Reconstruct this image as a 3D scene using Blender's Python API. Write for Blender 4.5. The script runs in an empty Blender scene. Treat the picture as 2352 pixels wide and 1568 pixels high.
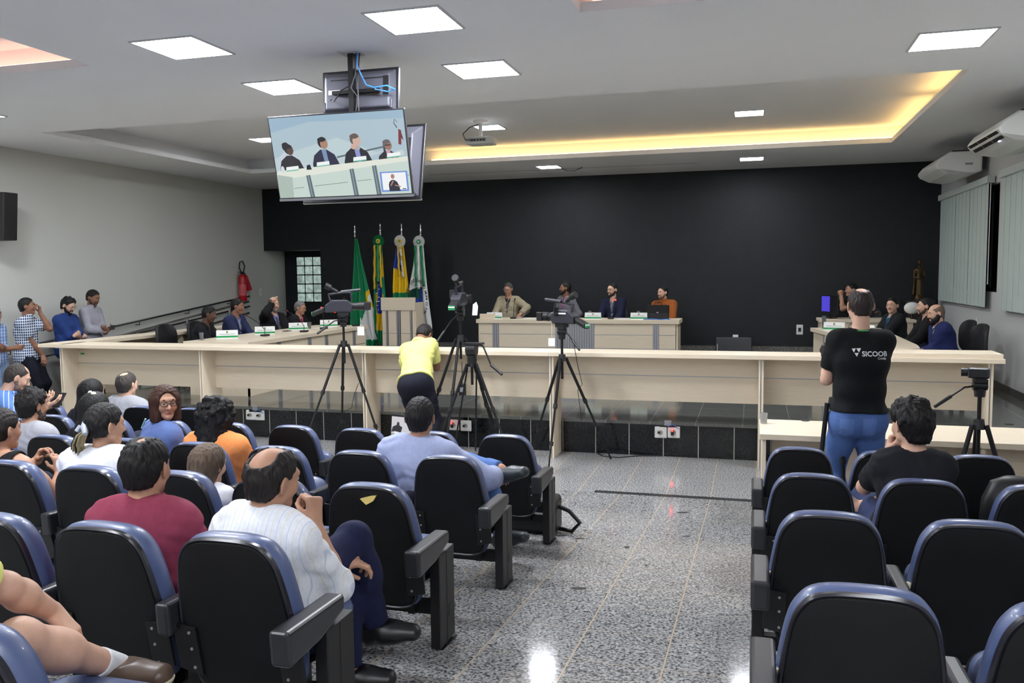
import bpy, bmesh, math, random, time
import numpy as np
from mathutils import Vector, Matrix
from concurrent.futures import ThreadPoolExecutor

# ------------------------------------------------------------------ camera, world, exposure
SC = bpy.context.scene
COL = SC.collection
CAM_F, CAM_YAW, CAM_PITCH, CAM_ROLL, CAM_Z = 1950.58, 0.27741, 0.08014, -0.01066, 2.0592
_cy, _sy = math.cos(CAM_YAW), math.sin(CAM_YAW)
FW = np.array([-_sy*math.cos(CAM_PITCH), _cy*math.cos(CAM_PITCH), -math.sin(CAM_PITCH)])
_r = np.array([_cy, _sy, 0.0]); _u = np.cross(_r, FW)
CR = math.cos(CAM_ROLL)*_r + math.sin(CAM_ROLL)*_u
CU = -math.sin(CAM_ROLL)*_r + math.cos(CAM_ROLL)*_u
CO = np.array([0, 0, CAM_Z])
cam = bpy.data.cameras.new('camera'); cam.sensor_width = 36.0; cam.lens = 36.0*CAM_F/2352.0
cam.clip_start = 0.05; cam.clip_end = 100
camo = bpy.data.objects.new('camera', cam); COL.objects.link(camo)
camo.matrix_world = Matrix(((CR[0], CU[0], -FW[0], 0), (CR[1], CU[1], -FW[1], 0), (CR[2], CU[2], -FW[2], CAM_Z), (0, 0, 0, 1)))
SC.camera = camo
wd = bpy.data.worlds.new('world'); SC.world = wd; wd.use_nodes = True
wd.node_tree.nodes['Background'].inputs[0].default_value = (0.75, 0.85, 1, 1)
wd.node_tree.nodes['Background'].inputs[1].default_value = 0.05
SC.view_settings.view_transform = 'Standard'; SC.view_settings.look = 'None'
SC.view_settings.exposure = 1.45; SC.view_settings.gamma = 1.0
PANEL_E = 34.0          # ceiling panel emission
COVE_E = .8
cy = SC.cycles
cy.use_denoising = True; cy.max_bounces = 5; cy.diffuse_bounces = 3; cy.glossy_bounces = 2
cy.transmission_bounces = 3; cy.transparent_max_bounces = 4; cy.caustics_reflective = False; cy.caustics_refractive = False
cy.use_adaptive_sampling = True; cy.adaptive_threshold = 0.04; cy.sample_clamp_indirect = 6.0

def ray(px, py): return FW + CR*((px-1176)/CAM_F) + CU*((784-py)/CAM_F)
def atY(px, py, Y): d = ray(px, py); return CO + d*(Y/d[1])
def atX(px, py, X): d = ray(px, py); return CO + d*(X/d[0])
def atZ(px, py, Z): d = ray(px, py); return CO + d*((Z-CAM_Z)/d[2])
RAMP_Y, RAMP_S = 7.76, 0.085                     # the hall floor rises towards the camera from here
def fz(y): return max(0.0, (RAMP_Y-y)*RAMP_S)
STAGE_Z, CEIL = 0.392, 4.014
XL, XR, YB, YS, YR = -10.755, 3.27, 17.19, 9.478, -4.0

# ------------------------------------------------------------------ materials
def _lin(c): return tuple(((v/12.92) if v <= .04045 else ((v+.055)/1.055)**2.4) for v in c)
MATS = {}
def mat(name, col, rough=.5, metal=0, bump=0, bscale=200, var=0, emit=0, spec=.5, coat=0, vscale=None, trans=0):
    """col is sRGB 0-255"""
    if name in MATS: return MATS[name]
    m = bpy.data.materials.new(name); m.use_nodes = True; nt = m.node_tree; b = nt.nodes['Principled BSDF']
    c = _lin([v/255 for v in col]); b.inputs['Base Color'].default_value = (*c, 1)
    b.inputs['Roughness'].default_value = rough; b.inputs['Metallic'].default_value = metal
    b.inputs['Specular IOR Level'].default_value = spec; b.inputs['Coat Weight'].default_value = coat
    if trans: b.inputs['Transmission Weight'].default_value = trans
    if emit: b.inputs['Emission Color'].default_value = (*c, 1); b.inputs['Emission Strength'].default_value = emit
    if bump or var:
        tc = nt.nodes.new('ShaderNodeTexCoord'); nz = nt.nodes.new('ShaderNodeTexNoise')
        nz.inputs['Scale'].default_value = vscale or bscale; nz.inputs['Detail'].default_value = 4
        nt.links.new(tc.outputs['Object'], nz.inputs['Vector'])
        if bump:
            n2 = nz
            if vscale:
                n2 = nt.nodes.new('ShaderNodeTexNoise'); n2.inputs['Scale'].default_value = bscale
                nt.links.new(tc.outputs['Object'], n2.inputs['Vector'])
            bp = nt.nodes.new('ShaderNodeBump'); bp.inputs['Strength'].default_value = min(1, bump); bp.inputs['Distance'].default_value = .01
            nt.links.new(n2.outputs['Fac'], bp.inputs['Height']); nt.links.new(bp.outputs['Normal'], b.inputs['Normal'])
        if var:
            cr = nt.nodes.new('ShaderNodeValToRGB')
            cr.color_ramp.elements[0].position = .3; cr.color_ramp.elements[1].position = .7
            cr.color_ramp.elements[0].color = (*[v*(1-var) for v in c], 1); cr.color_ramp.elements[1].color = (*[min(1, v*(1+var)) for v in c], 1)
            nt.links.new(nz.outputs['Fac'], cr.inputs['Fac']); nt.links.new(cr.outputs['Color'], b.inputs['Base Color'])
    MATS[name] = m
    return m
def cloth(name, col, rough=.85, fold=.35, fscale=9, var=.06):
    """woven cloth: broad folds as bump"""
    if name in MATS: return MATS[name]
    m = mat(name, col, rough, spec=.25, bump=fold, bscale=fscale, var=var, vscale=60)
    nt = m.node_tree
    for n in nt.nodes:
        if n.type == 'BUMP': n.inputs['Distance'].default_value = .035
    return m
def wave_stripes(m, axis, scale, c2, width=.12, second=None, c3=None):
    """thin stripes across the object's own axis, mixed over the base colour"""
    nt = m.node_tree; b = nt.nodes['Principled BSDF']
    tc = nt.nodes.new('ShaderNodeTexCoord'); sp = nt.nodes.new('ShaderNodeSeparateXYZ'); nt.links.new(tc.outputs['Object'], sp.inputs[0])
    src = b.inputs['Base Color'].links[0].from_socket if b.inputs['Base Color'].links else None
    def band(ax, sc, col, w, ph=0):
        nonlocal src
        a = nt.nodes.new('ShaderNodeMath'); a.operation = 'MULTIPLY_ADD'; a.inputs[1].default_value = sc; a.inputs[2].default_value = ph+50
        if ax == 'D':
            q = nt.nodes.new('ShaderNodeMath'); q.operation = 'ADD'; nt.links.new(sp.outputs[0], q.inputs[0]); nt.links.new(sp.outputs[1], q.inputs[1]); nt.links.new(q.outputs[0], a.inputs[0])
        else: nt.links.new(sp.outputs['XYZ'.index(ax)], a.inputs[0])
        f = nt.nodes.new('ShaderNodeMath'); f.operation = 'FRACT'; nt.links.new(a.outputs[0], f.inputs[0])
        l = nt.nodes.new('ShaderNodeMath'); l.operation = 'LESS_THAN'; l.inputs[1].default_value = w; nt.links.new(f.outputs[0], l.inputs[0])
        mx = nt.nodes.new('ShaderNodeMix'); mx.data_type = 'RGBA'; nt.links.new(l.outputs[0], mx.inputs[0])
        if src is not None: nt.links.new(src, mx.inputs[6])
        else: mx.inputs[6].default_value = b.inputs['Base Color'].default_value
        mx.inputs[7].default_value = (*_lin([v/255 for v in col]), 1); src = mx.outputs[2]
    band(axis, scale, c2, width)
    if second: band(second, scale, c3 or c2, width)
    elif c3: band(axis, scale, c3, width, .5)
    nt.links.new(src, b.inputs['Base Color'])
    return m

# ------------------------------------------------------------------ mesh helper
def V(*a): return np.array(a[0] if len(a) == 1 else a, float)
def unit(v): v = np.asarray(v, float); return v/max(1e-9, np.linalg.norm(v))
def rotz(a): c, s = math.cos(a), math.sin(a); return np.array([[c, -s, 0], [s, c, 0], [0, 0, 1.]])
def rotx(a): c, s = math.cos(a), math.sin(a); return np.array([[1., 0, 0], [0, c, -s], [0, s, c]])
def roty(a): c, s = math.cos(a), math.sin(a); return np.array([[c, 0, s], [0, 1., 0], [-s, 0, c]])
class MB:
    def __init__(self): self.v = []; self.f = []; self.m = []; self.R = np.eye(3); self.T = np.zeros(3); self.mi = 0
    def frame(self, R=None, T=(0, 0, 0)): self.R = np.eye(3) if R is None else R; self.T = V(T); return self
    def add(self, vs, fs, mi=None):
        o = len(self.v); vs = np.asarray(vs, float) @ self.R.T + self.T
        self.v.extend(map(tuple, vs)); self.f.extend([tuple(o+i for i in f) for f in fs]); self.m.extend([self.mi if mi is None else mi]*len(fs)); return self
    def box(self, lo, hi, R=None, mi=None):
        (a, b, c), (d, e, g) = lo, hi
        vs = np.array([(a, b, c), (d, b, c), (d, e, c), (a, e, c), (a, b, g), (d, b, g), (d, e, g), (a, e, g)], float)
        if R is not None: ctr = (V(lo)+V(hi))/2; vs = (vs-ctr) @ R.T + ctr
        return self.add(vs, [(0, 3, 2, 1), (4, 5, 6, 7), (0, 1, 5, 4), (1, 2, 6, 5), (2, 3, 7, 6), (3, 0, 4, 7)], mi)
    def cbox(self, c, s, R=None, mi=None):
        c, s = V(c), V(s)/2
        return self.box(c-s, c+s, R, mi)
    def tube(self, pts, r, n=8, cap=True, mi=None):
        pts = [V(p) for p in pts]; k = len(pts); rs = r if hasattr(r, '__len__') else [r]*k
        vs = []; up = None
        for i, p in enumerate(pts):
            t = unit(pts[min(i+1, k-1)]-pts[max(i-1, 0)])
            if up is None: up = V(0, 0, 1) if abs(t[2]) < .9 else V(1, 0, 0)
            x = unit(np.cross(up, t)); y = np.cross(t, x); up = y
            for j in range(n): a = 2*math.pi*j/n; vs.append(p+rs[i]*(math.cos(a)*x+math.sin(a)*y))
        fs = [(i*n+j, i*n+(j+1) % n, (i+1)*n+(j+1) % n, (i+1)*n+j) for i in range(k-1) for j in range(n)]
        if cap: fs += [tuple(range(n))[::-1], tuple((k-1)*n+j for j in range(n))]
        return self.add(vs, fs, mi)
    def cyl(self, a, b, r, r2=None, n=16, mi=None): return self.tube([a, b], [r, r if r2 is None else r2], n, True, mi)
    def lathe(self, prof, c=(0, 0, 0), n=24, mi=None, axis='Z'):
        c = V(c); vs = []
        for (r, z) in prof:
            for j in range(n):
                a = 2*math.pi*j/n; x, y = r*math.cos(a), r*math.sin(a)
                vs.append(c+(V(x, y, z) if axis == 'Z' else V(x, -z, y) if axis == 'Y' else V(z, x, y)))
        k = len(prof); fs = [(i*n+j, i*n+(j+1) % n, (i+1)*n+(j+1) % n, (i+1)*n+j) for i in range(k-1) for j in range(n)]
        fs += [tuple(range(n))[::-1], tuple((k-1)*n+j for j in range(n))]
        return self.add(vs, fs, mi)
    def prism(self, poly, d, mi=None):
        """closed 3-D outline swept by the vector d"""
        n = len(poly); p = [V(q) for q in poly]; d = V(d)
        return self.add(p+[q+d for q in p], [tuple(range(n))[::-1], tuple(range(n, 2*n))]+[(i, (i+1) % n, n+(i+1) % n, n+i) for i in range(n)], mi)
    def rings(self, rs, mi=None, cap=True):
        n = len(rs[0]); vs = [p for r in rs for p in r]; k = len(rs)
        fs = [(i*n+j, i*n+(j+1) % n, (i+1)*n+(j+1) % n, (i+1)*n+j) for i in range(k-1) for j in range(n)]
        if cap: fs += [tuple(range(n))[::-1], tuple((k-1)*n+j for j in range(n))]
        return self.add(vs, fs, mi)
    def sphere(self, c, r, n=12, mi=None, sq=(1, 1, 1)):
        m = max(5, n//2); prof = []
        for i in range(m+1): a = -math.pi/2+math.pi*i/m; prof.append((max(1e-4, r*math.cos(a)), r*math.sin(a)))
        o = len(self.v); c = V(c); vs = []
        for (q, z) in prof:
            for j in range(n): a = 2*math.pi*j/n; vs.append(c+V(q*math.cos(a)*sq[0], q*math.sin(a)*sq[1], z*sq[2]))
        k = m+1; fs = [(i*n+j, i*n+(j+1) % n, (i+1)*n+(j+1) % n, (i+1)*n+j) for i in range(k-1) for j in range(n)]
        fs += [tuple(range(n))[::-1], tuple((k-1)*n+j for j in range(n))]
        return self.add(vs, fs, mi)
    def build(self, name, mats, parent=None, smooth=False, bevel=0, org=None, seg=2, fix=True):
        me = bpy.data.meshes.new(name)
        vs = np.array(self.v, float)
        if org is not None: vs = vs-V(org)
        me.from_pydata([tuple(x) for x in vs], [], self.f)
        ml = mats if isinstance(mats, (list, tuple)) else [mats]
        for m in ml: me.materials.append(m)
        me.polygons.foreach_set('material_index', [min(x, len(ml)-1) for x in self.m])
        if fix:
            bm = bmesh.new(); bm.from_mesh(me); bmesh.ops.recalc_face_normals(bm, faces=bm.faces); bm.to_mesh(me); bm.free()
        me.polygons.foreach_set('use_smooth', [smooth]*len(me.polygons))
        if smooth == 'auto' or smooth is True: me.set_sharp_from_angle(angle=math.radians(42))
        me.update()
        o = bpy.data.objects.new(name, me); COL.objects.link(o)
        if org is not None: o.location = org
        if parent is not None: o.parent = parent
        if bevel:
            b = o.modifiers.new('bevel', 'BEVEL'); b.width = bevel; b.segments = seg; b.limit_method = 'ANGLE'; b.angle_limit = math.radians(40)
        return o
def tag(o, label=None, cat=None, group=None, kind=None):
    if label: o['label'] = label
    if cat: o['category'] = cat
    if group: o['group'] = group
    if kind: o['kind'] = kind
    return o
def thing(name, loc, label, cat, group=None, rz=0):
    o = bpy.data.objects.new(name, None); COL.objects.link(o); o.location = loc; o.rotation_euler = (0, 0, rz); o.empty_display_size = .1
    return tag(o, label, cat, group)
def dup(root, loc=None, rz=None, label=None, skip=()):
    def cp(o, p):
        c = o.copy(); COL.objects.link(c)
        if p is not None: c.parent = p
        for ch in KIDS.get(o.name, []) or [x for x in o.children]: cp(ch, c)
        return c
    r = cp(root, None)
    if loc is not None: r.location = loc
    if rz is not None: r.rotation_euler = (0, 0, rz)
    if label: r['label'] = label
    return r
KIDS = {}
def text_mesh(s, size, font_bold=0, extrude=.0):
    cu = bpy.data.curves.new('t', 'FONT'); cu.body = s; cu.size = size; cu.align_x = 'LEFT'; cu.extrude = extrude; cu.offset = font_bold
    cu.resolution_u = 3
    o = bpy.data.objects.new('t', cu); COL.objects.link(o); dg = bpy.context.evaluated_depsgraph_get()
    me = bpy.data.meshes.new_from_object(o.evaluated_get(dg)); bpy.data.objects.remove(o); bpy.data.curves.remove(cu)
    vs = [tuple(v.co) for v in me.vertices]; fs = [tuple(p.vertices) for p in me.polygons]; bpy.data.meshes.remove(me)
    return np.array(vs, float).reshape(-1, 3), fs

# ------------------------------------------------------------------ implicit-surface mesher for people and other soft shapes
I3 = np.eye(3)
def rc(a, b, ra, rb=None, k=.02, sq=None, op=0):
    """tapered capsule; sq = (axis, factor) flattens it along an axis"""
    A, sc = I3, 1.0
    if sq is not None:
        w = unit(sq[0]); A = I3+np.outer(w, w)*(1/sq[1]-1); sc = min(1, sq[1])
        sc = .5+.5*sc if sq[1] < 1 else 1.0
    a2, b2 = A @ V(a), A @ V(b)
    ext = max(1, sq[1]) if sq is not None else 1
    return ('p', op, k, A, a2, b2-a2, ra, ra if rb is None else rb, sc, np.minimum(a, b)-max(ra, rb or ra)*ext, np.maximum(a, b)+max(ra, rb or ra)*ext)
def ell(c, rad, R=None, k=.02, op=0):
    """ellipsoid; rows of R are its axes"""
    R = I3 if R is None else R; m = min(rad); A = np.diag([m/x for x in rad]) @ R; c2 = A @ V(c); M = max(rad)
    return ('p', op, k, A, c2, np.zeros(3), m, m, 1.0, V(c)-M, V(c)+M)
def sub(pr, k=None): pr = list(pr); pr[1] = 1; pr[2] = pr[2] if k is None else k; return tuple(pr)
def plane(n, pt, k=.0): n = unit(n); return ('h', 2, k, n, float(n @ V(pt)))
def strands(m):
    """stretch the noise of a hair material along the fall of the hair"""
    nt = m.node_tree
    if nt.nodes.get('strand'): return
    mp = nt.nodes.new('ShaderNodeMapping'); mp.name = 'strand'; mp.inputs['Scale'].default_value = (1, 1, .16)
    tc = [n for n in nt.nodes if n.type == 'TEX_COORD'][0]; nt.links.new(tc.outputs['Object'], mp.inputs['Vector'])
    for n in nt.nodes:
        if n.type == 'TEX_NOISE': nt.links.new(mp.outputs['Vector'], n.inputs['Vector'])
def group(prims, k=.02, op=0): return ('g', op, k, prims)
def ev(prims, P):
    d = np.full(len(P), 10.0, np.float32)
    for q in prims:
        if q[0] == 'p':
            _, op, k, A, a, ba, ra, rb, sc, _l, _h = q
            X = P @ A.T.astype(np.float32) if A is not I3 else P
            X = X-a.astype(np.float32); bb = float(ba @ ba)
            if bb > 1e-10:
                t = np.clip((X @ ba.astype(np.float32))/bb, 0, 1); X = X-t[:, None]*ba.astype(np.float32); r = ra+(rb-ra)*t
            else: r = ra
            di = (np.sqrt((X*X).sum(1))-r)*sc
        elif q[0] == 'h': _, op, k, n, c = q; di = P @ n.astype(np.float32)-c
        else: _, op, k, pr = q; di = ev(pr, P)
        if op == 0:
            if k > 0: h = np.clip(.5+.5*(d-di)/k, 0, 1); d = d+(di-d)*h-k*h*(1-h)
            else: d = np.minimum(d, di)
        elif op == 1:
            e = -di
            if k > 0: h = np.clip(.5-.5*(d-e)/k, 0, 1); d = d+(e-d)*h+k*h*(1-h)
            else: d = np.maximum(d, e)
        else: d = np.maximum(d, di)
    return d
def bounds(prims, lo=None, hi=None):
    for q in prims:
        if q[0] == 'p' and q[1] == 0:
            lo = q[9] if lo is None else np.minimum(lo, q[9]); hi = q[10] if hi is None else np.maximum(hi, q[10])
        elif q[0] == 'g' and q[1] == 0: lo, hi = bounds(q[3], lo, hi)
    return lo, hi
def polygonize(prims, h):
    """sparse evaluation, then naive surface nets; returns vertices and quads"""
    lo, hi = bounds(prims); lo = lo-.03; hi = hi+.03; B = 4
    nb = np.ceil((hi-lo)/(h*B)).astype(int)+1; n = nb*B
    ax = [lo[i]+(np.arange(nb[i])*B+(B-1)/2)*h for i in range(3)]
    G = np.stack(np.meshgrid(*ax, indexing='ij'), -1).reshape(-1, 3).astype(np.float32)
    d0 = np.concatenate([ev(prims, G[i:i+60000]) for i in range(0, len(G), 60000)])
    act = np.abs(d0) < h*B*1.35+.012
    F = np.where(d0 < 0, -1.0, 1.0).astype(np.float32).reshape(nb)
    F = np.repeat(np.repeat(np.repeat(F, B, 0), B, 1), B, 2)
    idx = np.argwhere(act.reshape(nb)); off = np.stack(np.meshgrid(*[np.arange(B)]*3, indexing='ij'), -1).reshape(-1, 3)
    for i in range(0, len(idx), 1200):
        L = (idx[i:i+1200, None, :]*B+off[None]).reshape(-1, 3); P = (lo+L*h).astype(np.float32)
        F[L[:, 0], L[:, 1], L[:, 2]] = ev(prims, P)
    S = F < 0
    c = np.zeros(np.array(S.shape)-1, np.int8)
    for dx in (0, 1):
        for dy in (0, 1):
            for dz in (0, 1): c += S[dx:S.shape[0]-1+dx, dy:S.shape[1]-1+dy, dz:S.shape[2]-1+dz]
    cells = np.argwhere((c > 0) & (c < 8))
    if len(cells) == 0: return np.zeros((0, 3)), np.zeros((0, 4), int)
    ids = np.full(c.shape, -1, np.int32); ids[tuple(cells.T)] = np.arange(len(cells))
    acc = np.zeros((len(cells), 3)); cnt = np.zeros(len(cells))
    cor = [(x, y, z) for x in (0, 1) for y in (0, 1) for z in (0, 1)]
    val = {q: F[cells[:, 0]+q[0], cells[:, 1]+q[1], cells[:, 2]+q[2]] for q in cor}
    for q in cor:
        for a in range(3):
            if q[a]: continue
            r = list(q); r[a] = 1; r = tuple(r); va, vb = val[q], val[r]; m = (va < 0) != (vb < 0)
            t = np.where(m, va/np.where(m, va-vb, 1), 0)
            p = np.tile(np.array(q, float), (len(cells), 1)); p[:, a] = t; acc[m] += p[m]; cnt[m] += 1
    verts = lo+(cells+acc/np.maximum(cnt, 1)[:, None])*h
    quads = []
    for a in range(3):
        b, e = (a+1) % 3, (a+2) % 3
        sl0 = [slice(None)]*3; sl1 = [slice(None)]*3; sl0[a] = slice(0, -1); sl1[a] = slice(1, None)
        ch = S[tuple(sl0)] != S[tuple(sl1)]; E = np.argwhere(ch)
        E = E[(E[:, b] > 0) & (E[:, e] > 0) & (E[:, b] < S.shape[b]-1) & (E[:, e] < S.shape[e]-1)]
        neg = S[tuple(E.T)]
        def cid(db, de): Q = E.copy(); Q[:, b] += db; Q[:, e] += de; return ids[tuple(Q.T)]
        q = np.stack([cid(-1, -1), cid(0, -1), cid(0, 0), cid(-1, 0)], 1); q = q[(q >= 0).all(1)] if (q < 0).any() else q
        neg = neg[:len(q)]; q[~neg] = q[~neg][:, ::-1]; quads.append(q)
    return verts, np.concatenate(quads)
def np_object(name, verts, quads, mats, parent=None, mi=None, org=None):
    if org is not None: verts = verts-V(org)
    me = bpy.data.meshes.new(name); me.vertices.add(len(verts)); me.vertices.foreach_set('co', np.asarray(verts, np.float32).ravel())
    n = len(quads); me.loops.add(n*4); me.loops.foreach_set('vertex_index', np.asarray(quads, np.int32).ravel())
    me.polygons.add(n); me.polygons.foreach_set('loop_start', np.arange(0, n*4, 4, dtype=np.int32)); me.polygons.foreach_set('loop_total', np.full(n, 4, np.int32))
    me.polygons.foreach_set('use_smooth', np.ones(n, bool))
    for m in (mats if isinstance(mats, list) else [mats]): me.materials.append(m)
    if mi is not None: me.polygons.foreach_set('material_index', np.asarray(mi, np.int32))
    me.update(calc_edges=True); me.validate()
    o = bpy.data.objects.new(name, me); COL.objects.link(o)
    if org is not None and parent is None: o.location = org
    if parent is not None: o.parent = parent
    return o
def march(prims, o, d, n=60):
    """walk along d until the surface"""
    p = V(o); d = unit(d)
    for _ in range(n):
        s = float(ev(prims, p[None].astype(np.float32))[0])
        if s < 5e-4: break
        p = p+d*max(s*.8, 4e-4)
    return p

# ------------------------------------------------------------------ people
def ik(a, b, l1, l2, pole):
    d = b-a; L = np.linalg.norm(d)
    if L > (l1+l2)*.995: b = a+d/L*(l1+l2)*.995; d = b-a; L = np.linalg.norm(d)
    if L < abs(l1-l2)*1.05+.02: L = abs(l1-l2)*1.05+.02; b = a+unit(d)*L; d = b-a
    x = (l1*l1-l2*l2+L*L)/(2*L); y = math.sqrt(max(0, l1*l1-x*x)); u = d/L
    p = V(pole)-u*(V(pole) @ u); return a+u*x+unit(p)*y, b
SKIN = {'light': (214, 170, 146), 'tan': (182, 137, 112), 'brown': (140, 99, 78), 'dark': (90, 64, 52), 'olive': (200, 154, 126)}
JOBS = []
FOLDED = ('shirt', 'polo_shirt', 'tee_shirt', 'sweater', 'jacket', 'trousers')
def person(label, hc, pel, yaw=0, hyaw=None, hpitch=0, hroll=0, s=1.0, skin='tan', hair='short', hcol=(28, 24, 22), top=('shirt', (120, 120, 120)),
           legs='sit', pants=(40, 44, 60), shoes=(25, 22, 22), armR=None, armL=None, wide=1.0, belly=0, floor=None, res=.008, beard=0, bcol=None,
           bald=(), glasses=None, twist=0, sex='m', knees=None, ankles=None, lean=0, extra=None, footdir=None, curl=(.5, .5), palm=(None, None),
           sockcol=None, shorts=False, pole=(None, None), earring=False, headscale=1.0, headtop=None, short_pole=None, hdir=(None, None), legpole=(None, None)):
    rd = math.radians
    hyaw = yaw if hyaw is None else hyaw
    P = V(pel); Hc = V(hc)
    # frames: rows are right, forward, up
    Rh = (rotz(-rd(hyaw)) @ rotx(-rd(hpitch)) @ roty(rd(hroll))).T
    hr, hf, hu = Rh
    d = unit(Hc-P)
    N = Hc-s*(.095*hu+.085*d)-s*.018*hf
    t = unit(N-P); L = np.linalg.norm(N-P); Lk = L/.53
    r0 = V(math.cos(rd(yaw)), -math.sin(rd(yaw)), 0)
    rr = unit(r0-t*(r0 @ t)); f = np.cross(t, rr)
    rs = unit(rr*math.cos(rd(twist))+f*math.sin(-rd(twist)))*1.0
    fs_ = np.cross(t, rs)
    fh = unit(V(f[0], f[1], 0)) if abs(t[2]) > .3 else unit(V(math.sin(rd(yaw)), math.cos(rd(yaw)), 0))
    W = P+t*L*.34-f*.012*s; C = P+t*L*.67-f*.02*s
    Sh = [N-t*.055*L/.53+sg*rs*.148*s*wide-fs_*.005*s for sg in (1, -1)]
    ff = sex == 'f'
    sw = wide
    def torso(e, k=.05):
        pr = [rc(P-rr*.065*s*sw, P+rr*.065*s*sw, .112*s+e, k=k, sq=(f, .88)),
              rc(P+t*.02, W, .105*s*sw+e, (.098 if ff else .108)*s*sw+e, k=k, sq=(rr, 1.25)),
              rc(W, C, (.1 if ff else .108)*s*sw+e, .112*s*sw+e, k=k, sq=(rr, 1.28)),
              rc(C-rs*.06*s*sw, C+rs*.06*s*sw, .108*s+e, k=k, sq=(fs_, .92)),
              rc(C+t*.1*s-rs*.085*s*sw, C+t*.1*s+rs*.085*s*sw, .074*s+e, k=k, sq=(fs_, .9)),
              rc(Sh[0], Sh[1], .05*s+e, k=k), rc(N-t*.03*s, Sh[0]+t*.015*s, .046*s+e, .044*s+e, k=.04), rc(N-t*.03*s, Sh[1]+t*.015*s, .046*s+e, .044*s+e, k=.04)]
        for sg in (1, -1): pr.append(rc(P-f*.05*s+sg*rr*.065*s, P-f*.05*s+sg*rr*.065*s-t*.02, .1*s+e*1.0+(.006 if e > .01 else 0), k=.05))
        if belly: pr.append(ell(W+f*(.055+belly*.5)*s-t*.02, (.13*s*sw+e, .1*s+belly*s*.6+e, .15*s+e), np.array([rr, f, t]), k=.06))
        if ff:
            for sg in (1, -1): pr.append(rc(C+f*.075*s+sg*rs*.07*s-t*.01, C+f*.09*s+sg*rs*.072*s-t*.03, .062*s+e*.8, k=.04))
        return pr
    # arms
    arms = []
    for i, (sg, spec) in enumerate(((1, armR), (-1, armL))):
        if spec is None: spec = ('t', (.13*sg, .34, -.38))
        kind, q = spec[0], V(spec[1])
        if kind == 't': tgt = (Sh[0]+Sh[1])/2+s*(q[0]*rs+q[1]*fs_+q[2]*t)
        elif kind == 'v': tgt = (Sh[0]+Sh[1])/2+s*(q[0]*r0+q[1]*fh+q[2]*V(0, 0, 1))
        elif kind == 'h': tgt = Hc+s*(q[0]*hr+q[1]*hf+q[2]*hu)
        else: tgt = q
        pl = pole[i] if pole[i] is not None else (.55*sg, -.35, -.8)
        pv = pl[0]*rs+pl[1]*fs_+pl[2]*t
        E, Wr = ik(Sh[i], tgt, .285*s, .25*s, pv); arms.append((Sh[i], E, Wr))
    def arm(i, e, e2=None, wrist=True, cut=1.0):
        S, E, Wr = arms[i]; e2 = e if e2 is None else e2; m = 1.12 if (wide > 1.08) else (.9 if ff else 1)
        fr = np.linalg.norm
        pr = [rc(S, S+(E-S)*.5, (.05*m)*s+e, .045*m*s+e, k=.02), rc(S+(E-S)*.35, E, .046*m*s+e, .039*m*s+e, k=.02)]
        if wrist: pr += [rc(E, E+(Wr-E)*.35, .04*m*s+e, .043*m*s+e, k=.02), rc(E+(Wr-E)*.3, Wr, .043*m*s+e2, .028*s+e2, k=.02)]
        return pr
    def hand(i):
        S, E, Wr = arms[i]; sg = (1, -1)[i]; h = unit(Wr-E) if hdir[i] is None else unit(hdir[i]); pn = palm[i]
        n = V(0, 0, -1) if pn is None else (pn[0]*rs+pn[1]*fs_+pn[2]*t)
        n = unit(n-h*(n @ h)) if abs(unit(n) @ h) < .97 else unit(np.cross(h, rs)); l = np.cross(h, n)*sg   # towards the thumb
        a = s; pr = [rc(Wr, Wr+h*.03*a, .027*a, .026*a, k=.015, sq=(n, .8))]
        for o in (-.026, -.008, .01, .024): pr.append(rc(Wr+h*.02*a+l*o*.7*a, Wr+h*.088*a+l*o*a, .016*a, .0135*a, k=.012))
        cu = curl[i]; fl = ((.03, (.042, .026, .02)), (.01, (.047, .03, .021)), (-.01, (.043, .028, .02)), (-.029, (.034, .021, .018)))
        for j, (o, seg) in enumerate(fl):
            p = Wr+h*(.09-.004*abs(j-1))*a+l*o*a; ang = 0; dj = cu*(1+.1*(j-1)); spread = o*.9
            for q, ln in enumerate(seg):
                ang += dj*(1.0, 1.15, .8)[q]; dd = unit(h*math.cos(ang)+n*math.sin(ang)+l*spread*math.cos(ang)); p2 = p+dd*ln*a
                pr.append(rc(p, p2, (.0095-.0009*q)*a, (.0088-.0009*q)*a, k=.004)); p = p2
        p = Wr+h*.028*a+l*.026*a+n*.006*a; d1 = unit(h*.62+l*.72*(1-.5*cu)+n*(.25+.5*cu)); p2 = p+d1*.042*a; d2 = unit(h*.85+l*.25*(1-cu)+n*(.2+.5*cu)); p3 = p2+d2*.034*a
        pr += [rc(p, p2, .0135*a, .0105*a, k=.01), rc(p2, p3, .0105*a, .0085*a, k=.005)]
        return pr
    # legs
    lg = []; fl = P[2]-.45*s if floor is None else floor
    for i, sg in enumerate((1, -1)):
        hip = P+sg*rr*.088*s-t*.01
        if legs == 'sit':
            sp = .12 if knees is None else 0
            K = hip+s*.43*unit(fh*math.cos(sp)+sg*r0*math.sin(sp)+V(0, 0, .0)) if knees is None else V(knees[i])
            A = V(K[0], K[1], fl+.085*s)-fh*.03 if ankles is None else V(ankles[i])
            K, A = ik(hip, A, .43*s, .42*s, (K-hip)*1.0+V(0, 0, .12)) if legpole[i] is None else ik(hip, A, .43*s, .42*s, V(legpole[i]))
        else:
            A = V(P[0], P[1], fl+.085*s)+sg*r0*.1*s-fh*.02 if ankles is None else V(ankles[i])
            K, A = ik(hip, A, .44*s, .43*s, fh+sg*r0*.12 if legpole[i] is None else V(legpole[i]))
        fd = unit(fh*.97+sg*r0*.2) if footdir is None else unit(footdir)
        lg.append((hip, K, A, fd))
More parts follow.
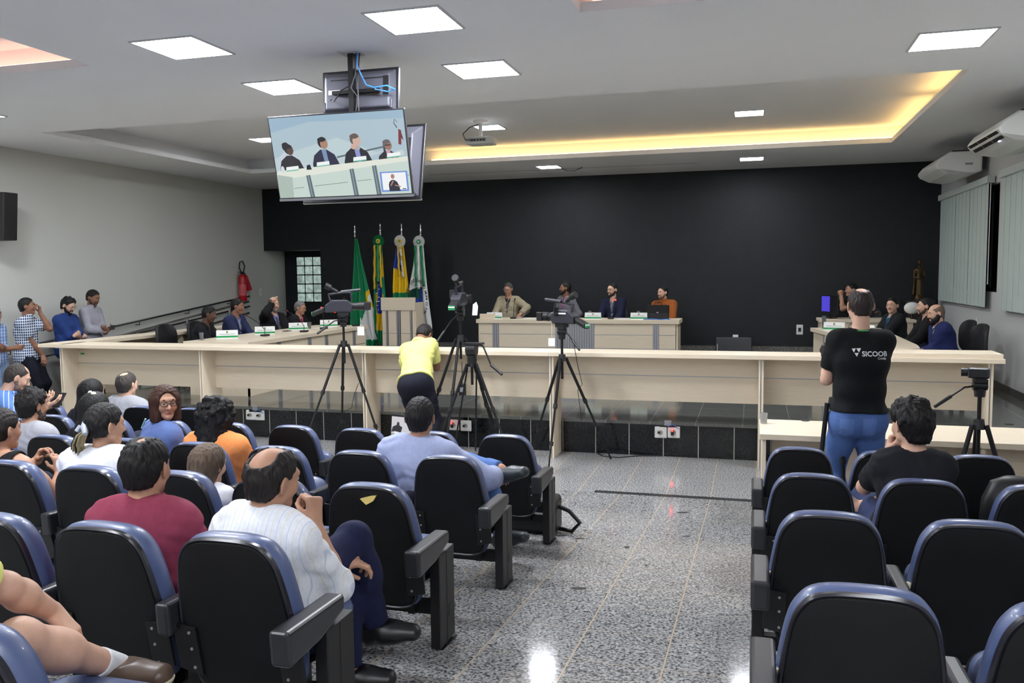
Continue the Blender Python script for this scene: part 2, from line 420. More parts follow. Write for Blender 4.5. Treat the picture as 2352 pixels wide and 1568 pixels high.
    def leg(i, e, e2=None):
        hip, K, A, fd = lg[i]; e2 = e if e2 is None else e2; m = 1.06 if wide > 1.08 else 1
        return [rc(hip, hip+(K-hip)*.5, .088*m*s+e, .074*m*s+e, k=.03), rc(hip+(K-hip)*.4, K, .075*m*s+e, .056*s+e, k=.03), rc(K, K+(A-K)*.4, .054*s+e, .057*s+e2, k=.03),
                rc(K+(A-K)*.25-unit(K-hip)*.012, K+(A-K)*.45, .052*s+e2, .05*s+e2, k=.03), rc(K+(A-K)*.35, A, .052*s+e2, .037*s+e2, k=.03)]
    def foot(i, e):
        hip, K, A, fd = lg[i]; up = unit(V(0, 0, 1)-fd*fd[2]) if abs(fd[2]) < .9 else unit(K-A); sd = np.cross(fd, up)
        b = A-up*.045*s; pr = [rc(A, b-fd*.035*s+up*.01*s, .038*s+e, .034*s+e, k=.03), rc(b-fd*.035*s, b+fd*.07*s-up*.005*s, .036*s+e, .036*s+e, k=.03, sq=(sd, 1.05)),
              rc(b+fd*.03*s+up*.012, b+fd*.155*s-up*.012*s, .038*s+e, .026*s+e, k=.03, sq=(sd, 1.3))]
        return pr, b-up*.04*s, up
    # head
    hs = s*headscale
    def hp(x, y, z): return Hc+hs*(x*hr+y*hf+z*hu)
    def skull(e=0): return [ell(hp(0, -.012, .03), (.075*hs+e, .095*hs+e, .09*hs+e), Rh, k=.02)]
    jw = .9 if ff else 1.0
    head = skull()+[rc(hp(0, .03, -.015), hp(0, .045, -.07), .058*hs, .038*hs*jw, k=.03, sq=(hr, 1.08)),
        rc(hp(-.042*jw, .012, -.055), hp(0, .06, -.088), .026*hs, .02*hs, k=.025), rc(hp(.042*jw, .012, -.055), hp(0, .06, -.088), .026*hs, .02*hs, k=.025),
        ell(hp(0, .074, -.09), (.02*hs, .016*hs, .016*hs), Rh, k=.015),
        ell(hp(.036, .055, -.025), (.027*hs, .026*hs, .024*hs), Rh, k=.02), ell(hp(-.036, .055, -.025), (.027*hs, .026*hs, .024*hs), Rh, k=.02),
        rc(hp(-.04, .07, .033), hp(0, .083, .034), .012*hs, k=.015), rc(hp(.04, .07, .033), hp(0, .083, .034), .012*hs, k=.015),
        sub(ell(hp(.031, .102, .012), (.017*hs, .017*hs, .01*hs), Rh), .012), sub(ell(hp(-.031, .102, .012), (.017*hs, .017*hs, .01*hs), Rh), .012),
        rc(hp(0, .082, .018), hp(0, .107, -.024), .008*hs, .0125*hs, k=.008), ell(hp(.012, .094, -.028), (.009*hs,)*3, Rh, k=.006), ell(hp(-.012, .094, -.028), (.009*hs,)*3, Rh, k=.006),
        rc(hp(-.02, .082, -.056), hp(0, .0905, -.0525), .005*hs, .0065*hs, k=.005), rc(hp(.02, .082, -.056), hp(0, .0905, -.0525), .005*hs, .0065*hs, k=.005),
        rc(hp(-.017, .082, -.062), hp(.017, .082, -.062), .0065*hs, k=.005, sq=(hr, 1.0)), ell(hp(0, .086, -.0635), (.016*hs, .0065*hs, .0065*hs), Rh, k=.005)]
    for sg in (1, -1):
        ea = [ell(hp(.083*sg, -.014, -.002), (.0085*hs, .021*hs, .034*hs), rotz(-.5*sg).T @ Rh if False else np.array([Rh[0]*math.cos(.5)+Rh[1]*math.sin(.5)*sg, Rh[1]*math.cos(.5)-Rh[0]*math.sin(.5)*sg, Rh[2]]), k=.008), sub(ell(hp(.092*sg, -.004, .004), (.008*hs, .011*hs, .018*hs), Rh), .004)]
        head.append(group(ea, .006))
    neck = [rc(N-t*.03*s, hp(0, -.02, -.045), (.05 if ff else .058)*s, (.045 if ff else .054)*s, k=.03)]
    body = torso(0)+neck+[group(head, .02)]
    for i in (0, 1): body += [group(arm(i, 0)+hand(i), .018)]
    bl = [group(leg(i, -.004 if not shorts else 0)+foot(i, -.013)[0], .03) for i in (0, 1)]
    body += bl
    wx = 0
    out = []   # (name, prims, material, res)
    # clothing
    kind, colr = top[0], top[1]; opt = top[2] if len(top) > 2 else {}
    mtop = colr if not isinstance(colr, tuple) else cloth('cloth_%d_%d_%d' % colr, colr)
    skm = mat('skin_'+skin, SKIN[skin], .52, spec=.4, var=.06, vscale=30, bump=.05, bscale=250)
    def upper(e, sleeve, hem, es=None, collar=True, vneck=None):
        pr = torso(e); es = e if es is None else es
        for i in (0, 1):
            S, E, Wr = arms[i]
            if sleeve == 'none': continue
            if sleeve == 'short': q = arm(i, es+.006, wrist=False)+[plane(E-S, S+(E-S)*.72)]
            elif sleeve in ('elbow', 'roll'):
                fr_ = .1 if sleeve == 'elbow' else .32; fd_ = unit(Wr-E); q = arm(i, es+.002, wrist=False)+[group([rc(E-fd_*.01, E+(Wr-E)*(fr_+.1), .041*s+es+.002, .043*s+es+.002, k=0), plane(Wr-E, E+(Wr-E)*fr_)], .03)]
            else: q = arm(i, es, wrist=False)+[group([rc(E, E+(Wr-E)*.4, .04*s+es, .042*s+es, k=.02), rc(E+(Wr-E)*.3, Wr, .042*s+es, .031*s+es, k=.02), plane(Wr-E, E+(Wr-E)*.97)], .03)]
            pr.append(group(q, .03))
        if collar:
            nd = unit(hp(0, -.02, -.045)-N)
            pr.append(group([rc(N-nd*.03*s-f*.006, N+nd*.09*s, .084*s+e*.3, .0745*s+e*.2, k=0), plane(nd*.9-f*.3, N+nd*.055*s), plane(-nd, N-nd*.03*s)], .006))
        if sleeve == 'none':
            for sg in (1, -1): pr.append(sub(rc(Sh[0 if sg > 0 else 1]+sg*rs*.02*s+t*.01, Sh[0 if sg > 0 else 1]+sg*rs*.1*s-t*.02, .085*s, .1*s), .01))
            pr.append(sub(rc(N+t*.02, N+t*.2, .115*s, .14*s, sq=(rs, 1.1)), .01))
        nn = .006 if collar else .012
        pr.append(sub(rc(N-t*.035*s+f*.012*s, hp(0, -.015, -.04), .056*s+nn-.004, .058*s+nn, op=1), .004))
        if vneck: pr.append(sub(rc(N+f*.095*s, P+t*L*vneck+f*.19*s, .062*s, .006, op=1), .002))
        pr.append(plane(-t, P-t*hem*s))
        return pr
    if kind in ('shirt', 'polo') and opt.get('collar', True):
        nd = unit(hp(0, -.02, -.045)-N)
        out.append(('collar', [rc(N-nd*.045*s-f*.008, N+nd*.09*s, .098*s, .066*s, k=0), plane(nd*.9-f*.35, N+nd*.056*s), plane(-nd+f*.25, N-nd*.012*s-f*.02), sub(rc(N-nd*.06*s-f*.008, N+nd*.1*s, .091*s, .058*s, op=1), 0), sub(rc(N+f*.2*s-t*.04, N+f*.06*s+t*.03, .05*s, .012*s, op=1), .004)], mtop, min(res, .006)))
    if kind == 'suit':
        inn = opt.get('shirt', (170, 180, 200)); ti = opt.get('tie')
        out.append(('jacket', upper(.022, 'long', .1, collar=False, vneck=.38)+[rc(N-t*.03*s-f*.012*s-rs*.07*s, N-t*.03*s-f*.012*s+rs*.07*s, .03*s, k=.02), sub(rc(N-t*.05+f*.03*s, N+t*.2+f*.03*s, .064*s, op=1), .004)], mtop, res))
        shp = upper(.006, 'none', -.02, collar=True)
        shp = torso(.007)+[group([rc(N-t*.02*s, N+unit(hp(0, -.02, -.045)-N)*.05*s, .07*s, .066*s, k=0), plane(unit(hp(0, -.02, -.045)-N), N+unit(hp(0, -.02, -.045)-N)*.04*s)], .01), sub(rc(N-t*.03*s+f*.01, hp(0, -.015, -.04), .06*s, .061*s, op=1), .003), plane(-t, P+t*.1)]
        out.append(('shirt', shp, cloth('cloth_%d_%d_%d' % inn, inn), res))
        if ti:
            pts = [march(shp, C+t*(z*s)+f*.4, -f) for z in (.165, .1, .03, -.05, -.13)]
            pt = [rc(pts[0]+f*.012, pts[0]-t*.02+f*.014, .017*s, .013*s, k=.005)]
            for q in range(4): pt.append(rc(pts[q]+f*.006, pts[q+1]+f*.006, (.016+.004*q)*s, (.02+.004*q)*s, k=.005, sq=(f, .4)))
            out.append(('tie', pt, cloth('cloth_%d_%d_%d' % ti, ti, .5), min(res, .008)))
    else:
        sl = opt.get('sleeve', 'short'); e = opt.get('e', .012)
        shirt = upper(e, sl, opt.get('hem', .1), opt.get('es'), collar=opt.get('collar', kind in ('shirt', 'polo')), vneck=opt.get('vneck'))
        out.append(({'tank': 'tank_top', 'polo': 'polo_shirt', 'tee': 'tee_shirt', 'sweater': 'sweater'}.get(kind, 'shirt'), shirt, mtop, opt.get('res', res)))
    # trousers / shorts
    tr = torso(.007)[:2]
    tr += [rc(P-f*.05*s+sg*rr*.065*s, P-f*.05*s+sg*rr*.065*s-t*.02, .104*s, k=.05) for sg in (1, -1)]+[plane(t, P+t*.115*s)]; tr = [group(tr, 0)]
    for i in (0, 1):
        hip, K, A, fd = lg[i]
        if shorts: q = leg(i, .022)[:2]+[plane(K-hip, hip+(K-hip)*.8)]
        else: q = leg(i, .013, .016)+[plane(A-K, K+(A-K)*.97)]
        tr.append(group(q, .04))
    mp = pants if not isinstance(pants, tuple) else cloth('cloth_%d_%d_%d' % pants, pants)
    out.append(('shorts' if shorts else 'trousers', tr, mp, res))
    # shoes
    msh = mat('leather_%d_%d_%d' % shoes, shoes, .4, var=.08, vscale=20)
    for i in (0, 1):
        pr, sole, up = foot(i, .009); hip, K, A, fd = lg[i]
        pr = pr+[plane(-up, sole-up*.006*s), plane(up, A+up*.004*s)]
        out.append(('shoe', pr, msh, min(res, .008)))
        if sockcol: out.append(('sole', foot(i, .014)[0]+[plane(-up, sole-up*.009*s), plane(up, sole+up*.013*s)], mat('cream_sole', (206, 196, 170), .6), min(res, .006))); out.append(('sock', [rc(A-unit(K-A)*.03*s, A+unit(K-A)*.075*s, .041*s, .045*s), plane(K-A, A+unit(K-A)*.07*s)], cloth('sock_%d_%d_%d' % sockcol, sockcol), min(res, .006)))
    # hair
    mh = mat('hair_%d_%d_%d' % hcol, hcol, .55, spec=.3, bump=.6, bscale=110, var=.32, vscale=90)
    strands(mh)
    def cap(e=.007, hairline=.005, nape=-.07, k=.012):
        return [ell(hp(0, -.015, .034), (.078*hs+e, .099*hs+e, .092*hs+e), Rh, k=.02), rc(hp(0, -.05, .0), hp(0, -.055, -.045), .05*hs+e, .04*hs+e, k=.03, sq=(hr, 1.25)), plane(.83*hf-.56*hu, hp(0, hairline/.83, 0)), plane(-hu+.15*hf, hp(0, -.07, nape))]
    hres = min(res, .007)
    if hair in ('short', 'fade', 'thick', 'parted'):
        e = {'short': .006, 'fade': .002, 'thick': .016, 'parted': .01}[hair]
        hpz = cap(e)
        if hair == 'thick':
            hpz = [ell(hp(0, -.015, .036), (.09*hs, .11*hs, .105*hs), Rh, k=.02), rc(hp(0, -.055, .0), hp(0, -.06, -.055), .062*hs, .048*hs, k=.03, sq=(hr, 1.25))]
            rng = random.Random(7)
            for q in range(46):
                a = rng.uniform(0, 6.28); z = rng.uniform(-.1, 1); w_ = math.sqrt(max(0, 1-z*z)); dv = V(w_*math.cos(a)*.088, w_*math.sin(a)*.108-.015, z*.104+.036)
                hpz.append(rc(hp(*dv), hp(*(dv*1.02+V(rng.uniform(-.02, .02), rng.uniform(-.02, .02), -.03))), .014*hs, .006*hs, k=.012))
            hpz += [plane(.83*hf-.56*hu, hp(0, .012, 0)), plane(-hu+.15*hf, hp(0, -.07, -.085))]
        for b in bald: hpz.append(sub(ell(hp(*b[:3]), (b[3]*hs, b[4]*hs, b[5]*hs), Rh), .012))
        hpz.append(sub(ell(hp(.09, -.004, -.01), (.03*hs, .027*hs, .042*hs), Rh), .005)); hpz.append(sub(ell(hp(-.09, -.004, -.01), (.03*hs, .027*hs, .042*hs), Rh), .005))
        out.append(('hair', hpz, mh, hres))
    elif hair == 'long':
        pr = [ell(hp(0, -.018, .034), (.087*hs, .107*hs, .1*hs), Rh, k=.02), rc(hp(0, -.05, .02), hp(0, -.085, -.17), .08*hs, .07*hs, k=.04, sq=(hr, 1.15)), rc(hp(0, -.085, -.15), hp(0, -.105, -.36), .06*hs, .035*hs, k=.04, sq=(hr, 1.6)),
              sub(rc(hp(0, .12, .03), hp(0, .11, -.2), .074*hs, .08*hs, op=1), .01)]
        out.append(('hair', pr, mh, hres))
    elif hair == 'bob':
        pr = [ell(hp(0, -.012, .034), (.09*hs, .106*hs, .1*hs), Rh, k=.02), rc(hp(.05, -.02, .02), hp(.066, .0, -.15), .055*hs, .04*hs, k=.03, sq=(hf, 1.5)), rc(hp(-.05, -.02, .02), hp(-.066, .0, -.15), .055*hs, .04*hs, k=.03, sq=(hf, 1.5)), rc(hp(0, -.05, .02), hp(0, -.05, -.14), .08*hs, .06*hs, k=.03),
              sub(rc(hp(0.006, .125, .035), hp(0, .13, -.12), .076*hs, .09*hs, op=1), .008), plane(-hu, hp(0, 0, -.128))]
        out.append(('hair', pr, mh, hres))
    elif hair == 'curly':
        rng = random.Random(3); pr = [ell(hp(0, -.035, .02), (.118*hs, .115*hs, .125*hs), Rh, k=.02), rc(hp(0, -.06, -.02), hp(0, -.075, -.15), .1*hs, .085*hs, k=.04, sq=(hr, 1.1))]
        for q in range(150):
            a = rng.uniform(0, 6.28); z = rng.uniform(-1.5, 1); w_ = math.sqrt(max(.75 if z < 0 else 0, 1-z*z)); c_ = hp(w_*math.cos(a)*.122, w_*math.sin(a)*.115-.045, z*.125+.015)
            pr.append(rc(c_, c_+V(rng.uniform(-.015, .015), rng.uniform(-.015, .015), -.016), rng.uniform(.011, .019), .009, k=.007))
        pr.append(sub(rc(hp(0, .14, .03), hp(0, .14, -.14), .085*hs, .09*hs, op=1), .01))
        out.append(('hair', pr, mh, .006))
    elif hair == 'tied':
        pr = cap(.008, .012, -.06)+[]
        pr.append(sub(ell(hp(.08, .0, -.01), (.03*hs, .022*hs, .034*hs), Rh), .005)); pr.append(sub(ell(hp(-.08, .0, -.01), (.03*hs, .022*hs, .034*hs), Rh), .005))
        out.append(('hair', pr, mh, hres))
    if beard or (extra and 'beard' in extra):
        mb = mat('hair_%d_%d_%d' % (bcol or hcol), bcol or hcol, .6, bump=.9, bscale=120, var=.3, vscale=90)
        b = beard
        pr = [rc(hp(-.058, .0, -.03), hp(-.044, .028, -.075), .02*hs+b, .022*hs+b, k=.02), rc(hp(.058, .0, -.03), hp(.044, .028, -.075), .02*hs+b, .022*hs+b, k=.02), rc(hp(-.04, .03, -.075), hp(0, .066, -.095-b), .022*hs+b, .022*hs+b, k=.02), rc(hp(.04, .03, -.075), hp(0, .066, -.095-b), .022*hs+b, .022*hs+b, k=.02),
              rc(hp(-.026, .082, -.052), hp(0, .094, -.044), .006*hs, .006*hs, k=.006), rc(hp(.026, .082, -.052), hp(0, .094, -.044), .006*hs, .006*hs, k=.006), rc(hp(-.03, .075, -.075), hp(-.028, .08, -.05), .01*hs, .006*hs, k=.006), rc(hp(.03, .075, -.075), hp(.028, .08, -.05), .01*hs, .006*hs, k=.006), sub(ell(hp(0, .095, -.058), (.022*hs, .02*hs, .008*hs), Rh), .004)]
        out.append(('beard', pr, mb, min(res, .006)))
    ebm = mat('hair_%d_%d_%d' % (bcol or hcol), bcol or hcol, .6)
    for sg in (1, -1): out.append(('eyebrow', [rc(hp(sg*.016, .0885, .031), hp(sg*.032, .086, .037), .0045*hs, .0045*hs, k=.003), rc(hp(sg*.032, .086, .037), hp(sg*.047, .072, .032), .0045*hs, .003*hs, k=.003)], ebm, .004))
    rb = dict(label=label, body=body, parts=out, skin=skm, res=res, hp=hp, Rh=Rh, hs=hs, glasses=glasses, N=N, P=P, t=t, f=f, r=rr, arms=arms, legs=lg, C=C, lips=mat('lips_'+skin, tuple(int(c*k_) for c, k_ in zip(SKIN[skin], (.86, .68, .68))), .4), Sh=Sh, wide=wide, s=s)
    JOBS.append(rb)
    return rb
def run_jobs():
    flat = []
    for j in JOBS:
        flat.append((j, 'body', j['body'], j['skin'], j['res']))
        for (n, pr, m, h) in j['parts']: flat.append((j, n, pr, m, h))
    with ThreadPoolExecutor(4) as ex: res = list(ex.map(lambda q: polygonize(q[2], q[4]*RESK), flat))
    white = mat('eye_white', (178, 168, 160), .45); iris = mat('eye_dark', (30, 20, 16), .2)
    for (j, n, pr, m, h), (vs, qs) in zip(flat, res):
        org = (float(j['P'][0]), float(j['P'][1]), float(min(v[2][2] for v in j['legs'])-.08))
        if n == 'body':
            c = vs[qs].mean(1); mc = j['hp'](0, .09, -.058); loc = (c-mc) @ j['Rh'].T/j['hs']
            lip = (np.abs(loc[:, 0]) < .024) & (np.abs(loc[:, 2]) < .0105*(1-(loc[:, 0]/.03)**2)) & (np.abs(loc[:, 1]) < .02)
            o = np_object('person', vs, qs, [j['skin'], j['lips']], None, lip.astype(int), org); j['obj'] = o; j['org'] = V(org); tag(o, j['label'], 'person')
            for sg in (1, -1):
                e = MB(); ec = j['hp'](.031*sg, .0785, .0115); e.sphere((0, 0, 0), .0112*j['hs'], 14)
                me = [0 if (V(p) @ j['Rh'][1]) < .0082*j['hs'] else 1 for p in e.v]
                e.m = [1 if all(me[i] for i in f) else 0 for f in e.f]; e.v = [tuple(V(p)+ec-j['org']) for p in e.v]
                e.build('eye', [white, iris], o, True, fix=False)
            if j['glasses']:
                g = MB(); hp = j['hp']; k = .0024
                for sg in (1, -1):
                    pts = [hp(sg*.033+.025*math.cos(a), .099-.006*abs(math.cos(a)*sg+1)/2*0, .008+.017*math.sin(a)) for a in np.linspace(0, 2*math.pi, 21)]
                    g.tube(pts, k, 6); g.tube([hp(sg*.058, .097, .013), hp(sg*.082, .06, .012), hp(sg*.085, -.01, .008)], k, 6)
                g.tube([hp(-.01, .1, .011), hp(0, .103, .013), hp(.01, .1, .011)], k, 6)
                g.v = [tuple(V(p)-j['org']) for p in g.v]; g.build('glasses', mat('spectacle_frame_'+j['glasses'], (40, 30, 28) if j['glasses'] == 'dark' else (120, 120, 125), .3), o, True)
        else:
            if n == 'hair' and len(vs):
                w = .0016 if j['res'] < .008 else .001
                c_ = vs-vs.mean(0); c_ /= np.linalg.norm(c_, axis=1)[:, None]+1e-6
                vs = vs+c_*(w*(np.sin(vs[:, 0]*260+np.sin(vs[:, 2]*70)*2)+np.sin(vs[:, 1]*290+vs[:, 2]*60)))[:, None]
            if n in FOLDED and len(vs) and 'printed' not in j['label']:
                nr = np.zeros_like(vs); fn = np.cross(vs[qs[:, 2]]-vs[qs[:, 0]], vs[qs[:, 3]]-vs[qs[:, 1]])
                for c in range(4): np.add.at(nr, qs[:, c], fn)
                nr /= np.linalg.norm(nr, axis=1)[:, None]+1e-9; p = vs-vs.mean(0); w = np.sin(p @ V(21, -17, 11)+1.3)+np.sin(p @ V(-13, 9, 19))
                vs = vs+nr*(.0026+.0026*np.sin(p @ V(38, 30, 66)+2.6*w)*(.55+.45*np.sin(p @ V(9, -14, 8))))[:, None]
            np_object(n, vs-j['org'], qs, m, j['obj'])

# ------------------------------------------------------------------ procedural surface materials
def granite(name, base, dark, light, scale, rough, tile=None, grout=(170, 150, 125), gw=.008, axes='XY', off=(0, 0), mid=.5):
    m = bpy.data.materials.new(name); m.use_nodes = True; nt = m.node_tree; b = nt.nodes['Principled BSDF']; N = nt.nodes.new; L = nt.links.new
    b.inputs['Roughness'].default_value = rough; b.inputs['Specular IOR Level'].default_value = .5
    tc = N('ShaderNodeTexCoord'); nz = N('ShaderNodeTexNoise'); nz.inputs['Scale'].default_value = scale; nz.inputs['Detail'].default_value = 3; nz.inputs['Roughness'].default_value = .65
    L(tc.outputs['Object'], nz.inputs['Vector'])
    cr = N('ShaderNodeValToRGB'); e = cr.color_ramp.elements; cols = [_lin([v/255 for v in c]) for c in (dark, base, light)]
    e[0].position = mid-.13; e[0].color = (*cols[0], 1); e[1].position = mid+.14; e[1].color = (*cols[2], 1); q = e.new(mid-.03); q.color = (*cols[1], 1)
    L(nz.outputs['Fac'], cr.inputs['Fac']); src = cr.outputs['Color']
    n2 = N('ShaderNodeTexNoise'); n2.inputs['Scale'].default_value = 1.3; L(tc.outputs['Object'], n2.inputs['Vector'])
    mx0 = N('ShaderNodeMix'); mx0.data_type = 'RGBA'; mx0.blend_type = 'MULTIPLY'; mx0.inputs[0].default_value = .35; L(src, mx0.inputs[6]); L(n2.outputs['Fac'], mx0.inputs[7]); src = mx0.outputs[2]
    if tile:
        sp = N('ShaderNodeSeparateXYZ'); L(tc.outputs['Object'], sp.inputs[0]); fac = None
        for i, (a, tl) in enumerate(zip(axes, tile)):
            if not tl: continue
            ma = N('ShaderNodeMath'); ma.operation = 'MULTIPLY_ADD'; ma.inputs[1].default_value = 1/tl; ma.inputs[2].default_value = 100+off[i]/tl; L(sp.outputs['XYZ'.index(a)], ma.inputs[0])
            fr = N('ShaderNodeMath'); fr.operation = 'FRACT'; L(ma.outputs[0], fr.inputs[0])
            lt = N('ShaderNodeMath'); lt.operation = 'LESS_THAN'; lt.inputs[1].default_value = (gw if i == 0 else gw*.5)/tl; L(fr.outputs[0], lt.inputs[0])
            if fac is None: fac = lt.outputs[0]
            else:
                mxx = N('ShaderNodeMath'); mxx.operation = 'MAXIMUM'; L(fac, mxx.inputs[0]); L(lt.outputs[0], mxx.inputs[1]); fac = mxx.outputs[0]
        mx = N('ShaderNodeMix'); mx.data_type = 'RGBA'; L(fac, mx.inputs[0]); L(src, mx.inputs[6]); mx.inputs[7].default_value = (*_lin([v/255 for v in grout]), 1); src = mx.outputs[2]
    L(src, b.inputs['Base Color']); return m
def wood(name, col, axis=0):
    m = mat(name, col, .42, spec=.4); nt = m.node_tree; b = nt.nodes['Principled BSDF']
    tc = nt.nodes.new('ShaderNodeTexCoord'); mp = nt.nodes.new('ShaderNodeMapping'); nz = nt.nodes.new('ShaderNodeTexNoise'); cr = nt.nodes.new('ShaderNodeValToRGB')
    sc = [130, 130, 130]; sc[axis] = 3.5; mp.inputs['Scale'].default_value = sc; nz.inputs['Scale'].default_value = 1.0; nz.inputs['Detail'].default_value = 3
    nt.links.new(tc.outputs['Object'], mp.inputs['Vector']); nt.links.new(mp.outputs['Vector'], nz.inputs['Vector']); nt.links.new(nz.outputs['Fac'], cr.inputs['Fac'])
    c = _lin([v/255 for v in col]); cr.color_ramp.elements[0].color = (*[v*.95 for v in c], 1); cr.color_ramp.elements[1].color = (*[min(1, v*1.03) for v in c], 1)
    cr.color_ramp.elements[0].position = .35; cr.color_ramp.elements[1].position = .65
    nt.links.new(cr.outputs['Color'], b.inputs['Base Color']); return m
M_CEIL = mat('ceiling_paint', (238, 240, 242), .9, var=.01, vscale=1.5)
M_WHITE = mat('wall_paint_white', (205, 206, 200), .85, bump=.06, bscale=160)
M_GREY = mat('wall_paint_grey', (196, 196, 194), .85, bump=.06, bscale=160)
M_BLACK = mat('wall_texture_black', (17, 21, 26), .6, bump=.5, bscale=70, var=.18, vscale=5, spec=.45)
M_FLOOR = granite('hall_granite', (146, 146, 147), (62, 64, 68), (206, 204, 200), 72, .1, (.406, .406), (190, 170, 146), .007, 'XY', (.36, .1))
M_STAGE = granite('stage_granite', (96, 98, 94), (62, 64, 62), (132, 132, 126), 120, .08, (.5, .5), (150, 146, 136), .006, 'XY', (.1, .0))
M_RISER = granite('riser_granite', (24, 25, 27), (12, 13, 15), (44, 46, 50), 55, .12, (.383, 0), (170, 166, 156), .009, 'XZ', (.19, 0), mid=.55)
M_SKIRT = granite('skirting_granite', (104, 104, 100), (50, 50, 50), (150, 148, 142), 90, .2)
M_WOOD = wood('maple_board', (226, 211, 187), 0)
M_WOODY = wood('maple_board_lengthways', (226, 211, 187), 1)
M_WOODZ = wood('maple_board_upright', (226, 211, 187), 2)
M_SILVER = mat('brushed_silver', (176, 178, 182), .35, .9)
M_ALU = mat('satin_aluminium', (165, 166, 172), .4, .6)
M_BLK = mat('black_plastic', (24, 24, 26), .45)
M_BLKM = mat('matt_black_metal', (20, 20, 22), .5, .3)
M_DGREY = mat('dark_grey_plastic', (58, 58, 64), .4)
M_PLASTW = mat('white_plastic', (226, 226, 222), .4)
M_CHROME = mat('chrome', (200, 200, 205), .15, 1)
M_PAPER = mat('white_paper', (236, 236, 234), .8)
M_RED = mat('red_led', (255, 30, 25), .4, emit=6)
M_GREENP = mat('green_print', (36, 150, 84), .7)
M_PANEL = mat('lit_diffuser', (244, 248, 255), .5, emit=PANEL_E)
M_FRAMEW = mat('white_metal_frame', (205, 205, 205), .5)

# ------------------------------------------------------------------ the room
def struct(o): o['kind'] = 'structure'; return o
m = MB()
yb = YR
m.add([(XL-.3, yb, fz(yb)), (XR+.3, yb, fz(yb)), (XR+.3, RAMP_Y, 0), (XL-.3, RAMP_Y, 0), (XR+.3, YB+2.5, 0), (XL-.3, YB+2.5, 0),
       (XL-.3, yb, -.3), (XR+.3, yb, -.3), (XR+.3, YB+2.5, -.3), (XL-.3, YB+2.5, -.3)], [(0, 1, 2, 3), (3, 2, 4, 5), (6, 9, 8, 7), (0, 6, 7, 1), (5, 4, 8, 9), (1, 7, 8, 4, 2), (0, 3, 5, 9, 6)])
rng = random.Random(4)
for a, b, w, h in ((1332, 1236, 30, 3), (1440, 1256, 14, 6), (1298, 1282, 20, 2), (1484, 1298, 8, 5), (1330, 1350, 42, 6), (1575, 1231, 22, 4), (1252, 1459, 12, 5), (1568, 1176, 30, 3), (1345, 1217, 12, 2)):
    pts = []
    for k in range(10):
        c = math.cos(k*.628)*w/2*rng.uniform(.7, 1.1), math.sin(k*.628)*h/2*rng.uniform(.6, 1.2); d = ray(a+c[0], b+c[1]); t_ = (RAMP_Y*RAMP_S+.0012-CAM_Z)/(d[2]+RAMP_S*d[1]); pts.append(CO+d*t_)
    m.add(pts, [tuple(range(10))], 1)
struct(m.build('floor', [M_FLOOR, mat('floor_stain', (58, 54, 52), .35)]))
m = MB(); m.box((-1.42, RAMP_Y-.02, -.01), (3.26, RAMP_Y+.06, .0035)); struct(m.build('trim_1', mat('dark_floor_strip', (52, 52, 52), .2)))
# the platform with its tiled riser, and the access ramp along the left wall
m = MB(); XP = -9.25
m.box((XP, YS, 0), (XR, YS+.03, STAGE_Z-.035), mi=1); m.box((XP, YS-.02, STAGE_Z-.035), (XR, YB, STAGE_Z), mi=0); m.box((XP, YS+.03, 0), (XR, YB, STAGE_Z-.035), mi=0)
m.box((XL, 13.4, 0), (XP, YB+.88, STAGE_Z), mi=0); m.box((XP, YB, 0), (-9.33, YB+.88, STAGE_Z), mi=0)
m.prism([(XL, 9.6, 0), (XL, 13.4, 0), (XL, 13.4, STAGE_Z)], (XP-XL, 0, 0), mi=0)
struct(m.build('stage_platform', [M_STAGE, M_RISER]))
def wallbox(name, parts, mats): 
    m = MB()
    for p in parts: m.box(*p[:2], mi=p[2] if len(p) > 2 else 0)
    return struct(m.build(name, mats))
T = .2
wallbox('wall_left', [((XL-T, YR, -.3), (XL, YB+.88, CEIL+.5))], [M_WHITE])
# right wall with two window openings
WZ0, WZ1 = 1.72, 3.25
W1, W2 = (13.3, 16.45), (9.2, 12.72)
parts = [((XR, YR, -.3), (XR+T, YB+.2, WZ0)), ((XR, YR, WZ1), (XR+T, YB+.2, CEIL+.5)), ((XR, YR, WZ0), (XR+T, W2[0], WZ1)), ((XR, W2[1], WZ0), (XR+T, W1[0], WZ1)), ((XR, W1[1], WZ0), (XR+T, YB+.2, WZ1))]
wallbox('wall_right', parts, [M_GREY])
for i, w in enumerate((W1, W2)):
    m = MB(); m.box((XR+.09, w[0], WZ0), (XR+.11, w[1], WZ1), mi=1)
    for a, b in (((w[0], WZ0), (w[0]+.05, WZ1)), ((w[1]-.05, WZ0), (w[1], WZ1)), ((w[0], WZ0), (w[1], WZ0+.05)), ((w[0], WZ1-.05), (w[1], WZ1)), (((w[0]+w[1])/2-.03, WZ0), ((w[0]+w[1])/2+.03, WZ1))): m.box((XR+.06, a[0], a[1]), (XR+.14, b[0], b[1]), mi=0)
    struct(m.build('window_%d' % (i+1), [M_BLKM, mat('dark_tinted_glass', (12, 14, 16), .08)]))
DX = -9.33; DZ = 2.63
wallbox('wall_back', [((DX, YB, -.3), (XR+T, YB+.2, CEIL+.5)), ((XL, YB, DZ), (DX, YB+.2, CEIL+.5)), ((XL, YB+.2, DZ), (DX+.2, YB+.88, DZ+.1)), ((DX, YB+.2, 0), (DX+.2, YB+.88, DZ))], [M_BLACK])
GX0 = -10.44; GZ0, GZ1 = 1.43, 2.5
